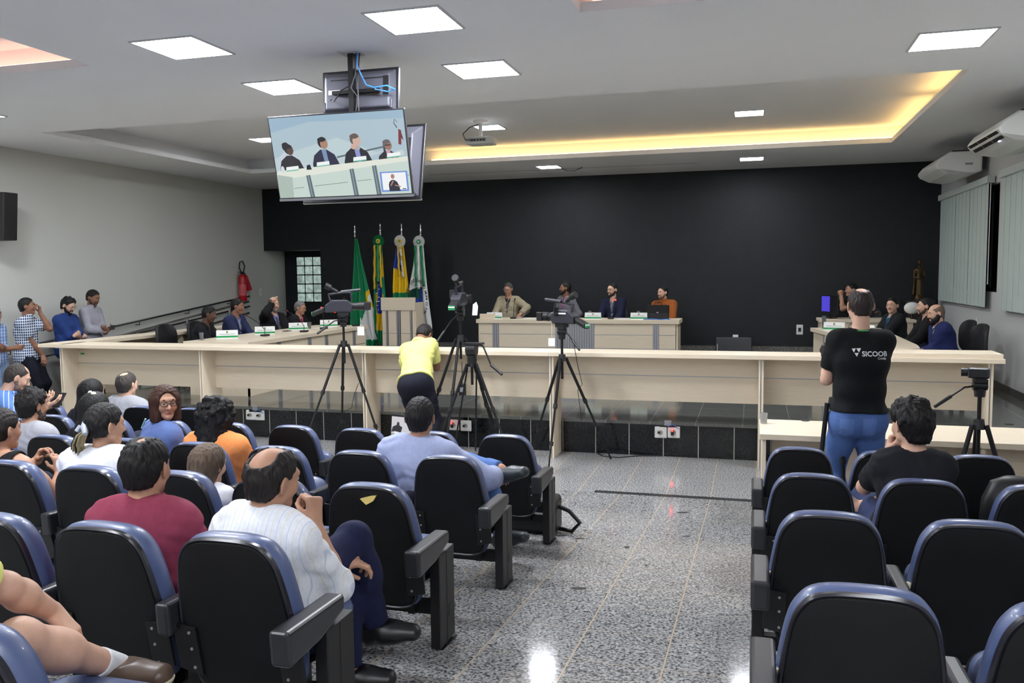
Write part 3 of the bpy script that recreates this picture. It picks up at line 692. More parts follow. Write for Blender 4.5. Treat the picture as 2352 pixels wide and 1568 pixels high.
wallbox('wall_recess', [((XL-T, YB+.88, -.3), (GX0, YB+1.08, DZ+.1)), ((GX0, YB+.88, -.3), (DX+.2, YB+1.08, GZ0)), ((GX0, YB+.88, GZ1), (DX+.2, YB+1.08, DZ+.1)), ((GX0+.645, YB+.88, GZ0), (DX+.2, YB+1.08, GZ1))], [M_BLACK])
mg = mat('glass_block', (178, 200, 192), .15, bump=1, bscale=16, var=.45, vscale=9)
_b = mg.node_tree.nodes['Principled BSDF']; mg.node_tree.links.new(_b.inputs['Base Color'].links[0].from_socket, _b.inputs['Emission Color']); _b.inputs['Emission Strength'].default_value = .2  # faint glow stands in for light coming through the blocks from behind
m = MB()
for i in range(3):
    for j in range(5): m.box((GX0+.215*i+.012, YB+.86, GZ0+.214*j+.012), (GX0+.215*i+.203, YB+.94, GZ0+.214*j+.202), mi=0)
m.box((GX0, YB+.872, GZ0), (GX0+.645, YB+.96, GZ1), mi=1)
struct(m.build('window_3', [mg, M_BLKM], bevel=.012))
wallbox('wall_rear', [((XL-T, YR-T, -.3), (XR+T, YR, CEIL+.5))], [M_WHITE])
wallbox('baseboard_back', [((DX, YB-.02, STAGE_Z), (XR, YB, STAGE_Z+.2))], [M_SKIRT])
wallbox('baseboard_right', [((XR-.015, YS, STAGE_Z), (XR, YB-.02, STAGE_Z+.1))], [mat('dark_skirting', (70, 70, 68), .3)])
# ceiling with three cove trays
TR = [(-9.27, 9.467, 2.03, 14.457), (-10.2, 1.6, -5.92, 6.68), (-1.285, 1.6, 2.3, 6.48)]
LIP, CAV, UP = .075, .17, .27
def hole_layer(m, rects, z0, z1, X0=XL-T, X1=XR+T, Y0=YR-T, Y1=YB+.2):
    xs = sorted({X0, X1, *[r[0] for r in rects], *[r[2] for r in rects]}); ys = sorted({Y0, Y1, *[r[1] for r in rects], *[r[3] for r in rects]})
    for i in range(len(xs)-1):
        for j in range(len(ys)-1):
            cx, cy_ = (xs[i]+xs[i+1])/2, (ys[j]+ys[j+1])/2
            if any(r[0] < cx < r[2] and r[1] < cy_ < r[3] for r in rects): continue
            m.box((xs[i], ys[j], z0), (xs[i+1], ys[j+1], z1))
m = MB(); hole_layer(m, TR, CEIL, CEIL+LIP); ex = [(a-CAV, b-CAV, c+CAV, d+CAV) for a, b, c, d in TR]; hole_layer(m, ex, CEIL+LIP, CEIL+UP)
m.box((XL-T, YR-T, CEIL+UP), (XR+T, YB+.2, CEIL+UP+.2)); struct(m.build('ceiling', M_CEIL))
warm = mat('warm_led_strip', (255, 206, 128), .5, emit=COVE_E*5); pink = mat('pink_led_strip', (255, 186, 160), .5, emit=COVE_E*4)
def strip(nm, lo, hi, mt, lab):
    m = MB(); m.box(lo, hi); tag(m.build(nm, mt), lab, 'led strip', None)
z0 = CEIL+LIP
strip('led_strip', (-5.6, TR[0][3]+.06, z0), (TR[0][2]+.1, TR[0][3]+.085, z0+.02), warm, 'warm yellow light strip glowing in the far edge of the ceiling tray above the stage')
strip('led_strip', (TR[0][2]+.06, 12.2, z0), (TR[0][2]+.085, TR[0][3]+.05, z0+.02), warm, 'warm light strip in the right ceiling cove, the stretch nearest the black wall')
strip('led_strip', (TR[0][2]+.06, 9.7, z0), (TR[0][2]+.085, 11.9, z0+.02), warm, 'warm light strip in the right ceiling cove, the stretch nearest the viewer')
strip('led_strip', (-10.2, TR[1][3]+.06, z0), (-6.0, TR[1][3]+.085, z0+.02), pink, 'pinkish light strip in the upper left ceiling tray')
strip('led_strip', (-1.2, TR[2][3]+.06, z0), (2.3, TR[2][3]+.085, z0+.02), pink, 'pinkish light strip in the ceiling tray at the top edge, right of centre')
# ceiling panels
def panel(x, y, s, z, label, grp):
    t = thing('ceiling_light', (x, y, z), label, 'ceiling light', grp); h = s/2
    m = MB(); 
    for a in ((-h-.02, -h-.02, h+.02, -h), (-h-.02, h, h+.02, h+.02), (-h-.02, -h, -h, h), (h, -h, h+.02, h)): m.box((a[0], a[1], -.012), (a[2], a[3], -.001))
    m.build('frame', M_FRAMEW, t); m = MB(); m.box((-h, -h, -.008), (h, h, -.002)); m.build('diffuser', M_PANEL, t)
for x, y, lab in [(-4.72, 6.4, 'large square ceiling light second from the left in the nearest row'), (-2.54, 6.28, 'large square ceiling light at the top of the picture above the hanging screens'), (-4.72, 8.02, 'square ceiling light partly behind the small hanging screen'), (-2.53, 7.95, 'square ceiling light right of the small hanging screen'),
                  (1.6, 8.2, 'large square ceiling light in the top right corner above the air conditioners'), (-9.0, 8.08, 'square ceiling light cut by the left edge of the picture')]: panel(x, y, .575, CEIL, lab, 'large square ceiling lights')
for x, y in ((-3.6, 3.4), (-3.6, 0.4), (-7.9, 0.2), (1.0, 0.2), (-3.6, -2.4), (1.0, -2.6)): panel(x, y, .575, CEIL, 'unseen square ceiling light added as fill over the audience', 'unseen fill lights added over the audience')  # panels out of view, added to fill the hall with light
for x, y, z, lab in [(-7.72, 12.5, CEIL+UP, 'small square ceiling light left of the big screen inside the tray'), (-3.9, 12.59, CEIL+UP, 'small square ceiling light behind the projector'), (-.09, 12.69, CEIL+UP, 'small square ceiling light in the tray, upper one of the right pair'), (-3.67, 15.5, CEIL, 'small square ceiling light by the black wall above the presiding table'), (-.06, 15.64, CEIL, 'small square ceiling light by the black wall, lower one of the right pair')]: panel(x, y, .385, z, lab, 'small square ceiling lights')
m = MB(); m.tube([(-3.5, 15.75, CEIL-.005), (-3.4, 15.85, CEIL-.05), (-3.25, 15.85, CEIL-.05), (-3.1, 15.8, CEIL-.005)], .008, 6); tag(m.build('ceiling_cable', M_DGREY, smooth=True), 'loose cable loop hanging under the small ceiling light by the black wall', 'cable')
m = MB(); m.box((-6.2, 15.9, CEIL-.003), (-1.0, 15.915, CEIL)); struct(m.build('trim_2', mat('seam_grey', (120, 120, 118), .8)))

# ------------------------------------------------------------------ counter in front of the stage
CZ, CY = 1.19, 9.05
POSTS = [-8.79, -6.66, -4.43, -2.165, .06, 2.235]
for i in range(5):
    x0, x1 = POSTS[i], POSTS[i+1]
    lab = ['counter section with the small green sticker at the far left', 'counter section behind the tripod by the curly haired woman', 'counter section the man in yellow leans on', 'counter section behind the tripod right of centre, beside the aisle', 'counter section behind the man in the black printed t-shirt'][i]
    t = thing('counter', ((x0+x1)/2, CY, 0), 'pale maple '+lab, 'counter', 'counter sections along the stage front'); w = (x1-x0)/2
    a = -.03 if i == 0 else 0; b = .09 if i == 4 else 0
    m = MB(); m.box((-w+a, 0, CZ-.045), (w+b, .46, CZ)); m.build('top', M_WOOD, t, bevel=.003)
    m = MB(); m.box((-w+.05, .3, .64), (w-(.05 if i == 4 else 0), .325, .915)); m.box((-w+.05, .3, .925), (w-(.05 if i == 4 else 0), .325, CZ-.045)); m.build('front_panel', M_WOOD, t)
    m = MB(); m.box((-w+.05, .303, .915), (w-(.05 if i == 4 else 0), .322, .925)); m.build('metal_strip', M_SILVER, t)
    for xx in ([-w] if i < 4 else [-w, w-.05]):
        m = MB(); m.box((xx, .04, 0), (xx+.018, .42, CZ-.045)); m.box((xx+.03, .04, 0), (xx+.05, .42, CZ-.045)); m.box((xx+.015, .048, 0), (xx+.032, .42, CZ-.045), mi=1); m.build('end_post', [M_WOODZ, M_SILVER], t)
    if i == 0: m = MB(); m.box((-w+.1, .296, 1.035), (-w+.16, .3, 1.055)); m.build('sticker', M_GREENP, t)
# the return running back beside the access ramp
t = thing('counter', (-9.05, 11.2, 0), 'pale maple counter wing running back from the left corner beside the handrails', 'counter')
m = MB(); m.box((-.1, -2.1, CZ-.045), (.32, 2.0, CZ)); m.build('top', M_WOODY, t, bevel=.003)
m = MB(); m.box((-.06, -1.6, .45), (-.03, 2.0, CZ-.045)); m.build('front_panel', M_WOODY, t)
for yy in (-1.0, .4, 1.9): m = MB(); m.box((-.03, yy, STAGE_Z), (.25, yy+.04, CZ-.045)); m.build('support', M_WOODZ, t)
# raised slab on the right end of the counter
m = MB(); m.box((1.2, CY+.02, CZ), (2.31, CY+.44, CZ+.045)); tag(m.build('counter_riser', M_WOOD, bevel=.003, org=(1.7, CY+.2, CZ)), 'pale maple raised board lying on the right end of the long counter', 'board')

# ------------------------------------------------------------------ tables on the stage
def nameplate(x, y, z, rz, lab, w=.3):
    t = thing('nameplate', (x, y, z), lab, 'nameplate', 'white and green nameplates on the tables', rz)
    m = MB(); m.prism([(-w/2, -.035, 0), (-w/2, .035, 0), (-w/2, 0, .125)], (w, 0, 0)); m.build('card', M_PAPER, t)
    def onface(u0, u1, v0, v1, mt, nm):
        m = MB(); k = .035/.125
        m.add([(u0, -.0355+k*v0-.001, v0), (u1, -.0355+k*v0-.001, v0), (u1, -.0355+k*v1-.001, v1), (u0, -.0355+k*v1-.001, v1)], [(0, 1, 2, 3)]); m.build(nm, mt, t, fix=False)
    onface(-w/2, w/2, .018, .045, M_GREENP, 'green_band'); onface(-.012, .012, .082, .112, mat('crest_print', (120, 130, 70), .7), 'crest')
    onface(-.11, .11, .064, .07, mat('grey_print', (120, 120, 120), .7), 'printed_line')
    return t
def mic(x, y, z, dx, dy, lab, on=True, h=.34, grp='gooseneck microphones'):
    t = thing('gooseneck_microphone', (x, y, z), lab, 'microphone', grp)
    m = MB(); m.box((-.05, -.06, 0), (.05, .06, .03)); m.build('base', M_BLK, t, bevel=.008)
    m = MB(); pts = [(0, 0, .03), (0, 0, h*.3), (dx*.25, dy*.25, h*.6), (dx*.75, dy*.75, h*.88), (dx, dy, h)]; m.tube(pts, .005, 6); m.build('gooseneck', M_BLKM, t, True)
    d = unit(V(pts[-1])-V(pts[-2])); m = MB(); m.cyl(V(pts[-1]), V(pts[-1])+d*.022, .0125, n=10); m.build('light_ring', M_RED if on else mat('dim_red', (110, 20, 20), .5), t, True)
    m = MB(); m.tube([V(pts[-1])+d*.022, V(pts[-1])+d*.04, V(pts[-1])+d*.06], [.012, .013, .006], 10); m.build('capsule', M_BLK, t, True)
MGLASS = mat('drinking_glass', (225, 232, 235), .04, trans=.85)
def cup(x, y, z, lab, r=.032, h=.11, mt=None, grp=None):
    m = MB(); m.lathe([(.001, 0), (r*.8, 0), (r, h), (r*.93, h), (r*.75, .012), (.001, .012)], n=18); o = m.build('drinking_glass' if mt is None else 'plastic_cup', mt or MGLASS, smooth=True); o.location = (x, y, z); tag(o, lab, 'glass' if mt is None else 'cup', grp)
# presiding table
PZ = 1.2; px0, px1, py0, py1 = -5.02, -1.29, 15.3, 15.95
t = thing('presiding_table', ((px0+px1)/2, 15.3, STAGE_Z), 'long maple presiding table with grey slatted centre before the black wall', 'table'); cx = (px0+px1)/2
def L(x): return x-cx
m = MB(); m.box((L(px0)-.03, -.04, PZ-STAGE_Z-.075), (L(px1)+.03, .65, PZ-STAGE_Z)); m.build('top', M_WOOD, t, bevel=.004)
for a, b in ((-4.99, -4.74), (-4.61, -3.52), (-2.79, -1.73), (-1.62, -1.33)):
    m = MB(); zs = [0, .28, .53, PZ-STAGE_Z-.075]
    for q in range(3): m.box((L(a), 0, zs[q]+(.006 if q else 0)), (L(b), .025, zs[q+1]-.006))
    m.build('front_panel', M_WOOD, t); m = MB(); m.box((L(a), .006, .274), (L(b), .02, .286)); m.box((L(a), .006, .524), (L(b), .02, .536)); m.build('metal_strip', M_SILVER, t)
for a, b, n in ((-4.74, -4.61, 3), (-1.73, -1.62, 3), (-3.52, -2.79, 16)):
    m = MB(); w = (b-a)/n
    for q in range(n): m.box((L(a)+q*w+w*.12, -.012, 0), (L(a)+(q+1)*w-w*.12, .02, PZ-STAGE_Z-.075))
    m.box((L(a), .005, 0), (L(b), .02, PZ-STAGE_Z-.075)); m.build('slatted_panel', M_ALU, t)
for xx in (px0, px1-.03): m = MB(); m.box((L(xx), .02, 0), (L(xx)+.03, .62, PZ-STAGE_Z-.075)); m.build('side_panel', M_WOODZ, t)
m = MB(); m.box((0, 0, 0), (.3, .03, .1)); o = m.build('desk_riser', M_WOOD); o.location = (-5.0, 15.34, PZ); tag(o, 'small maple upstand on the left end of the presiding table', 'board')
for x, lab in ((-4.72, 'nameplate before the man in the beige jacket'), (-3.72, 'nameplate before the man in the grey suit, beside the camera'), (-2.83, 'nameplate before the man in the navy suit at the presiding table'), (-1.99, 'nameplate before the man in the orange sweater')): nameplate(x, 15.38, PZ, 0, 'white and green '+lab)
mic(-4.38, 15.5, PZ, .0, .1, 'microphone before the man in the beige jacket', False); mic(-2.52, 15.5, PZ, .06, .14, 'lit microphone before the man in the navy suit at the presiding table'); mic(-1.72, 15.62, PZ, .05, .1, 'microphone behind the black briefcase', False)
cup(-3.9, 15.5, PZ, 'glass of water between the beige and grey jackets', h=.13); cup(-2.92, 15.55, PZ, 'glass behind the nameplate of the navy suit man', h=.15); cup(-2.02, 15.55, PZ, 'glass behind the nameplate of the man in orange', h=.15)
m = MB(); m.box((-.11, -.15, 0), (.11, .15, .004)); o = m.build('paper_sheet', M_PAPER); o.location = (-2.3, 15.52, PZ); tag(o, 'sheet of paper under the hands of the navy suit man', 'paper')
o = o.copy(); COL.objects.link(o); o.location = (-4.05, 15.55, PZ); o['label'] = 'stack of paper beside the glass of water on the presiding table'
g = MB(); n = 10
for q in range(n+1): a = q/n; g.v += [(a*.3, -.1, .004+.13*a*a), (a*.3, .1, .004+.13*a*a)]
g.f = [(2*q, 2*q+2, 2*q+3, 2*q+1) for q in range(n)]; g.m = [0]*n; o = g.build('paper_sheet', M_PAPER, smooth=True, fix=False); o.location = (-4.4, 15.6, PZ); o.rotation_euler[2] = .2; o.modifiers.new('th', 'SOLIDIFY').thickness = .002; tag(o, 'curled sheet lifted by the man in the beige jacket', 'paper')
t = thing('briefcase', (-1.66, 15.42, PZ), 'black briefcase standing on the presiding table before the man in orange', 'briefcase')
m = MB(); m.box((-.2, 0, 0), (.2, .1, .26)); m.build('case', M_BLK, t, bevel=.02); m = MB(); m.prism([(-.2, -.004, .26), (.2, -.004, .26), (.17, -.004, .12), (-.17, -.004, .12)], (0, -.006, 0)); m.build('flap', M_BLKM, t, bevel=.004)
m = MB(); m.box((-.02, -.014, .12), (.02, -.008, .135)); m.build('clasp', M_SILVER, t); m = MB(); m.tube([(-.06, .05, .26), (-.06, .05, .3), (.06, .05, .3), (.06, .05, .26)], .008, 8); m.build('handle', M_BLKM, t, True)
m = MB(); m.tube([(-1.9, 15.3, PZ+.008), (-1.75, 15.33, PZ+.02), (-1.6, 15.3, PZ+.008), (-1.5, 15.33, PZ+.014), (-1.42, 15.31, PZ+.008)], .008, 6); tag(m.build('lanyard', mat('blue_ribbon', (40, 110, 205), .5), smooth=True, org=(-1.66, 15.3, PZ)), 'blue lanyard lying before the black briefcase', 'lanyard')
# left councillors' table
LZ = 1.152
t = thing('councillor_table', (-6.72, 12.15, STAGE_Z), 'long maple table on the left with grey strips, four men behind it', 'table'); h = LZ-STAGE_Z
m = MB(); m.box((-1.0, -1.95, h-.06), (.04, 1.85, h)); m.build('top', M_WOODY, t, bevel=.004)
for a, b in ((-1.9, -1.15), (-1.05, -.25), (-.15, .3), (.4, 1.3), (1.4, 1.8)):
    m = MB(); m.box((-.02, a, 0), (0, b, .2)); m.box((-.02, a, .21), (0, b, .44)); m.box((-.02, a, .45), (0, b, h-.06)); m.build('front_panel', M_WOODY, t)
for a in (-1.1, -.2, .35, 1.35):
    m = MB(); 
    for q in range(3): m.box((-.02, a-.048+q*.034, 0), (.012, a-.048+q*.034+.026, h-.06))
    m.build('slatted_panel', M_ALU, t)
m = MB(); m.box((-.95, -1.9, .0), (0, -1.87, h-.06)); m.build('side_panel', M_WOODZ, t); m = MB(); m.box((-.95, 1.8, .0), (0, 1.83, h-.06)); m.build('side_panel', M_WOODZ, t)
for x, y, lab in ((-7.38, 10.75, 'nameplate at the near end of the left table'), (-7.3, 11.62, 'nameplate before the man in the blue suit'), (-7.3, 12.62, 'nameplate before the bald bearded man'), (-7.2, 13.5, 'nameplate at the far end of the left table')): nameplate(x, y, LZ, .55, 'white and green '+lab)
mic(-7.1, 11.3, LZ, -.38, .12, 'microphone leaning before the man in the blue suit', False, .3); mic(-6.95, 12.2, LZ, -.35, .1, 'microphone leaning before the bald bearded man', False, .33); mic(-7.0, 12.95, LZ, -.2, .3, 'lit microphone close to the bald bearded man'); mic(-6.8, 13.75, LZ, -.4, .0, 'lit microphone before the grey haired man in the pink shirt', True, .25)
cup(-7.6, 10.45, LZ, 'glass of water on a white saucer at the near end of the left table'); m = MB(); m.lathe([(.001, 0), (.04, 0), (.06, .008), (.001, .006)], n=20); o = m.build('saucer', M_PLASTW, smooth=True); o.location = (-7.6, 10.45, LZ-.001); tag(o, 'white saucer under the glass at the near end of the left table', 'saucer')
cup(-7.5, 10.72, LZ, 'small white plastic cup beside the nearest nameplate on the left table', .022, .04, M_PLASTW); cup(-7.45, 11.75, LZ, 'glass between the blue suit man and the bald man'); cup(-7.3, 13.0, LZ, 'glass before the grey haired man')
m = MB(); m.box((-.12, -.16, 0), (.12, .16, .003)); o = m.build('paper_sheet', M_PAPER); o.location = (-7.15, 13.2, LZ); tag(o, 'white paper before the grey haired man on the left table', 'paper')
m = MB(); m.box((-.04, -.08, 0), (.04, .08, .01)); o = m.build('mobile_phone', M_BLK, bevel=.004); o.location = (-7.35, 12.35, LZ); tag(o, 'black phone lying before the bald bearded man', 'phone')
# right councillors' table, its inner edge curved
outl = [(.87, 14.2), (.98, 13.6), (1.09, 13.0), (1.14, 12.2), (1.12, 11.5), (1.15, 11.0), (1.28, 10.6), (1.5, 10.42), (1.72, 10.45), (1.86, 10.7), (1.9, 11.1), (1.9, 12.0), (1.9, 14.2)]
t = thing('councillor_table', (1.4, 12.3, STAGE_Z), 'maple table on the right with curved edge, three men behind it', 'table')
m = MB(); m.prism([(x-1.4, y-12.3, h-.06) for x, y in outl], (0, 0, .06)); m.build('top', M_WOODY, t, bevel=.004)
m = MB(); ins = [(x-1.4+.05, y-12.3) for x, y in outl[:7]]; m.prism([(a, b, 0) for a, b in ins]+[(a+.03, b, 0) for a, b in ins[::-1]], (0, 0, h-.06)); m.build('front_panel', M_WOODZ, t)
for q in (1, 3, 5):
    a, b = ins[q]; m = MB(); m.box((a-.012, b-.05, 0), (a+.02, b+.05, h-.06)); m.build('slatted_panel', M_ALU, t)
m = MB(); m.box((.0, 1.82, 0), (.45, 1.85, h-.06)); m.build('side_panel', M_WOODZ, t)
nameplate(1.17, 13.55, LZ, -.25, 'white and green nameplate on the right table beside the saucer'); nameplate(1.5, 12.9, LZ, -.3, 'white and green nameplate half hidden by the neck of the black t-shirt man')
cup(1.05, 13.9, LZ, 'water bottle glass on a saucer at the far end of the right table', h=.2); cup(1.6, 11.0, LZ, 'white plastic cup on the rounded end of the right table', .035, .09, M_PLASTW); mic(1.35, 13.3, LZ, .35, .0, 'microphone on the right table before the man with the turquoise shirt', False, .28)
m = MB(); m.box((-.1, -.15, 0), (.1, .15, .004)); o = m.build('paper_sheet', M_PAPER); o.location = (1.38, 12.6, LZ); tag(o, 'white sheet on the right table by the shoulder of the black t-shirt man', 'paper')
# clerk's desk at the back right
t = thing('clerk_desk', (1.85, 15.6, STAGE_Z), 'maple desk with a monitor near the black wall on the right', 'desk')
m = MB(); m.box((-.75, 0, h-.0), (.8, .75, h+.05)); m.build('top', M_WOOD, t, bevel=.004); m = MB(); m.box((-.7, .03, 0), (.75, .055, h)); m.build('front_panel', M_WOOD, t); m = MB(); m.box((-.72, .05, 0), (-.69, .7, h)); m.build('side_panel', M_WOODZ, t); m = MB(); m.box((-.7, .015, 0), (-.6, .03, h)); m.build('slatted_panel', M_ALU, t)
DZZ = STAGE_Z+h+.05
t = thing('computer_monitor', (1.29, 16.0, DZZ), 'dark computer monitor with a violet screen on the clerk desk', 'monitor', rz=math.radians(-66))
m = MB(); m.box((-.28, 0, .09), (.28, .03, .42)); m.build('housing', M_BLK, t, bevel=.008); m = MB(); m.box((-.26, -.003, .12), (.02, .001, .39)); m.build('screen', mat('violet_screen', (70, 60, 180), .3, emit=.3), t)
m = MB(); m.box((-.03, .02, 0), (.03, .045, .2)); m.box((-.12, -.05, 0), (.12, .1, .012)); m.build('stand', M_BLK, t)
cup(1.62, 15.75, DZZ, 'clear glass on the clerk desk beside the monitor', h=.13); cup(1.75, 15.85, DZZ, 'tall clear glass on the clerk desk', h=.16, r=.036)
# lectern
t = thing('lectern', (-6.685, 15.4, STAGE_Z), 'tall maple lectern with grey strips before the row of flags', 'lectern'); h = 1.61-STAGE_Z
m = MB(); m.box((-.36, -.05, h-.25), (.36, .0, h)); m.build('top_board', M_WOOD, t, bevel=.004)
for a, b in ((-.33, -.28), (-.22, -.065), (-.03, .03), (.065, .22), (.28, .33)):
    pass
m = MB()
for a, b in ((-.34, -.27), (-.22, -.045), (.045, .24), (.29, .34)):
    for z0_, z1_ in ((0, .26), (.27, .51), (.52, h-.25)): m.box((a, -.02, z0_), (b, .0, z1_))
m.build('front_panel', M_WOODZ, t); m = MB(); m.box((-.34, -.01, .26), (.34, -.004, .27)); m.box((-.34, -.01, .51), (.34, -.004, .52)); m.build('metal_strip', M_SILVER, t)
for a in (-.245, -.02, .02, .265): m = MB(); m.box((a-.014, -.035, 0), (a+.014, 0, h-.25)); m.build('metal_post', M_ALU, t)
m = MB(); m.box((-.36, 0, 0), (-.335, .4, h-.1)); m.build('side_panel', M_WOODZ, t); m = MB(); m.box((.335, 0, 0), (.36, .4, h-.1)); m.build('side_panel', M_WOODZ, t)
m = MB(); m.box((-.33, .02, h-.2), (.33, .45, h-.17)); m.build('reading_shelf', M_WOOD, t)
# low bench table in front of the counter on the right
BZ = .76
t = thing('desk', (1.66, 7.35, 0), 'low maple desk with cable holes in front of the counter on the right', 'desk')
m = MB(); m.box((-1.6, -.37, BZ-.045), (1.55, .35, BZ)); m.build('top', M_WOOD, t, bevel=.003); m = MB(); m.box((-1.5, -.05, .15), (1.5, -.02, BZ-.045)); m.build('back_panel', M_WOOD, t)
for xx in (-1.58, 0, 1.5): m = MB(); m.box((xx, -.33, 0), (xx+.03, .33, BZ-.045)); m.build('support', M_WOODZ, t)
for a, b in ((1850, 966), (2318, 974)):
    p = atZ(a, b, BZ)-V(1.66, 7.35, 0); m = MB(); m.lathe([(.001, 0), (.035, 0), (.035, .004), (.001, .004)], c=(p[0], p[1], BZ-.001), n=20); m.build('cable_grommet', M_BLK, t)
cup(*(atZ(1754, 972, BZ)[:2]), BZ, 'clear plastic cup on the left end of the low desk', .033, .09, mat('clear_plastic', (225, 225, 225), .1, trans=.6))

# ------------------------------------------------------------------ hanging screens, projector, air conditioners, blinds
def emis(name, c, e=.8):
    m = mat(name, c, .35, emit=e*.58); m.node_tree.nodes['Principled BSDF'].inputs['Base Color'].default_value = (.01, .01, .012, 1); return m
def picture(parent, w, h, polys, nm='screen_image', y=-.031, R=None):
    """flat picture shown by a screen: coloured shapes in u,v"""
    m = MB(); mats = []; names = {}
    for i, (c, pts) in enumerate(polys):
        key = tuple(c)
        if key not in names: names[key] = len(mats); mats.append(emis('screen_%d_%d_%d' % key, key, .62))
        m.add([((u-.5)*w, y-.00012*i, (v-.5)*h) for u, v in pts], [tuple(range(len(pts)))], names[key])
    return m.build(nm, mats, parent, fix=False)
def ov(cx, cy, rx, ry, n=16): return [(cx+rx*math.cos(2*math.pi*i/n), cy+ry*math.sin(2*math.pi*i/n)) for i in range(n)]
def bust(cx, cy, s, suit, shirt, skin, hair, turn=.01):
    """seated man drawn flat on the screen"""
    k = 1.75
    return [(suit, [(cx-.075*s, cy-.30*s), (cx-.08*s, cy-.12*s), (cx-.065*s, cy-.03*s), (cx-.02*s, cy+.03*s), (cx+.02*s, cy+.03*s), (cx+.07*s, cy-.03*s), (cx+.1*s, cy-.15*s), (cx+.115*s, cy-.30*s)]), (shirt, [(cx-.012*s, cy+.03*s), (cx+.018*s, cy+.03*s), (cx+.035*s, cy-.25*s), (cx+.012*s, cy-.25*s)]),
            (hair, ov(cx, cy+.105*s, .031*s, .031*s*k*1.1)), (skin, ov(cx+turn*s, cy+.088*s, .025*s, .027*s*k*1.15)), (hair, ov(cx-.003*s, cy+.135*s, .028*s, .014*s*k))]
def tv(name, c, w, h, tilt, rz, lab, back=False, pict=None, grp=None):
    t = thing(name, c, lab, 'screen', grp); t.rotation_euler = (tilt, 0, rz)
    m = MB(); b = .012; m.box((-w/2, -.03, -h/2), (w/2, .0, h/2)); m.build('bezel', mat('screen_bezel', (34, 34, 38), .3), t, bevel=.006)
    m = MB(); hb, wb = h/2-.02, w/2-.02
    m.add([(-wb, 0, -hb), (wb, 0, -hb), (wb, 0, hb), (-wb, 0, hb), (-wb*.86, .07, -hb*.8), (wb*.86, .07, -hb*.8), (wb*.86, .07, hb*.72), (-wb*.86, .07, hb*.72)], [(0, 1, 5, 4), (1, 2, 6, 5), (2, 3, 7, 6), (3, 0, 4, 7), (4, 5, 6, 7), (0, 3, 2, 1)])
    m.build('back_cover', mat('screen_back_grey', (92, 92, 102), .45, .2), t, bevel=.01)
    m = MB(); m.box((-w/2+b, -.0305, -h/2+b+.012), (w/2-b, -.029, h/2-b)); m.build('screen', mat('screen_dark', (10, 12, 16), .1), t)
    if not pict: m = MB(); m.box((-w/2, -.033, -h/2-.004), (w/2, -.01, -h/2+.01)); m.build('silver_edge', M_SILVER, t)
    else: m = MB(); m.box((-w/2, -.034, -h/2-.006), (w/2, -.005, -h/2+.016)); m.build('silver_edge', M_SILVER, t); picture(t, w-2*b, h-2*b-.012, pict).location = (0, 0, .006)
    if back:
        m = MB(); m.box((-w*.34, .07, h*.24), (-w*.07, .075, h*.26)); m.build('vent', M_BLK, t); m = MB(); m.box((w*.07, .07, h*.24), (w*.34, .075, h*.26)); m.build('vent', M_BLK, t)
        m = MB(); m.box((w*.22, .07, -h*.06), (w*.37, .073, h*.04)); m.build('rating_label', M_PAPER, t)
        m = MB(); m.box((-w*.3, .07, -h*.14), (-w*.1, .073, h*.07)); m.build('port_panel', mat('port_panel', (70, 70, 76), .5), t)
        m = MB(); m.box((-w*.41, .06, -h*.12), (-w*.34, .074, h*.28)); m.build('side_ports', M_BLK, t)
        for q in range(7): m = MB(); m.cyl((-w*.27+q*.018, .072, -h*.09), (-w*.27+q*.018, .08, -h*.09), .005, n=8); m.build('socket', mat('socket_metal', (150, 130, 100), .4, .5), t)
        for sx in (-.43, .43): m = MB(); m.box((w*sx-.012, .04, -h*.42), (w*sx+.012, .06, -h*.2)); m.build('speaker_grille', M_DGREY, t, bevel=.01)
    return t
BW, BH = 1.32, .745
S1 = (196, 212, 204); S2 = (222, 226, 214); SK = (168, 128, 106)
pic = [((168, 190, 200), [(0, 0), (1, 0), (1, 1), (0, 1)]), ((150, 178, 196), [(0, .82), (.3, .93), (1, .9), (1, 1), (0, 1)]), ((186, 204, 208), [(0, .3), (.45, .35), (.8, .5), (.5, .72), (.2, .6), (0, .5)])]
pic += [((90, 100, 106), [(.48, .47), (.88, .58), (.88, .6), (.48, .49)]), ((190, 200, 205), [(.48, .43), (.84, .52), (.84, .535), (.48, .45)]), ((60, 64, 66), [(.83, .45), (.845, .45), (.845, .6), (.83, .6)])]
pic += bust(.1, .55, .9, (196, 204, 214), (196, 204, 214), (50, 40, 36), (24, 22, 22)); pic += bust(.12, .5, 1.05, (34, 32, 34), (44, 42, 46), (84, 62, 54), (26, 24, 24)); pic += bust(.385, .55, 1.15, (34, 32, 58), (120, 142, 176), SK, (24, 22, 22)); pic += bust(.63, .56, 1.2, (24, 24, 28), (140, 146, 206), (204, 170, 154), (96, 80, 74)); pic += bust(.86, .5, 1.0, (30, 28, 32), (206, 150, 166), (150, 112, 96), (96, 92, 92))
pic += [((206, 168, 150), ov(.615, .6, .02, .035)), ((170, 168, 168), ov(.645, .58, .018, .03)), ((196, 206, 206), [(.9, .44), (.98, .47), (.97, .53), (.92, .52)]), ((20, 20, 22), [(.845, .588), (.885, .588), (.885, .602), (.845, .602)])]
pic += [((S1), [(0, 0), (1, 0), (1, .41), (.12, .26), (0, .3)]), (S2, [(0, .3), (.12, .25), (1, .395), (1, .45), (.02, .345)]), ((170, 186, 176), [(0, 0), (.11, 0), (.12, .26), (0, .3)])]
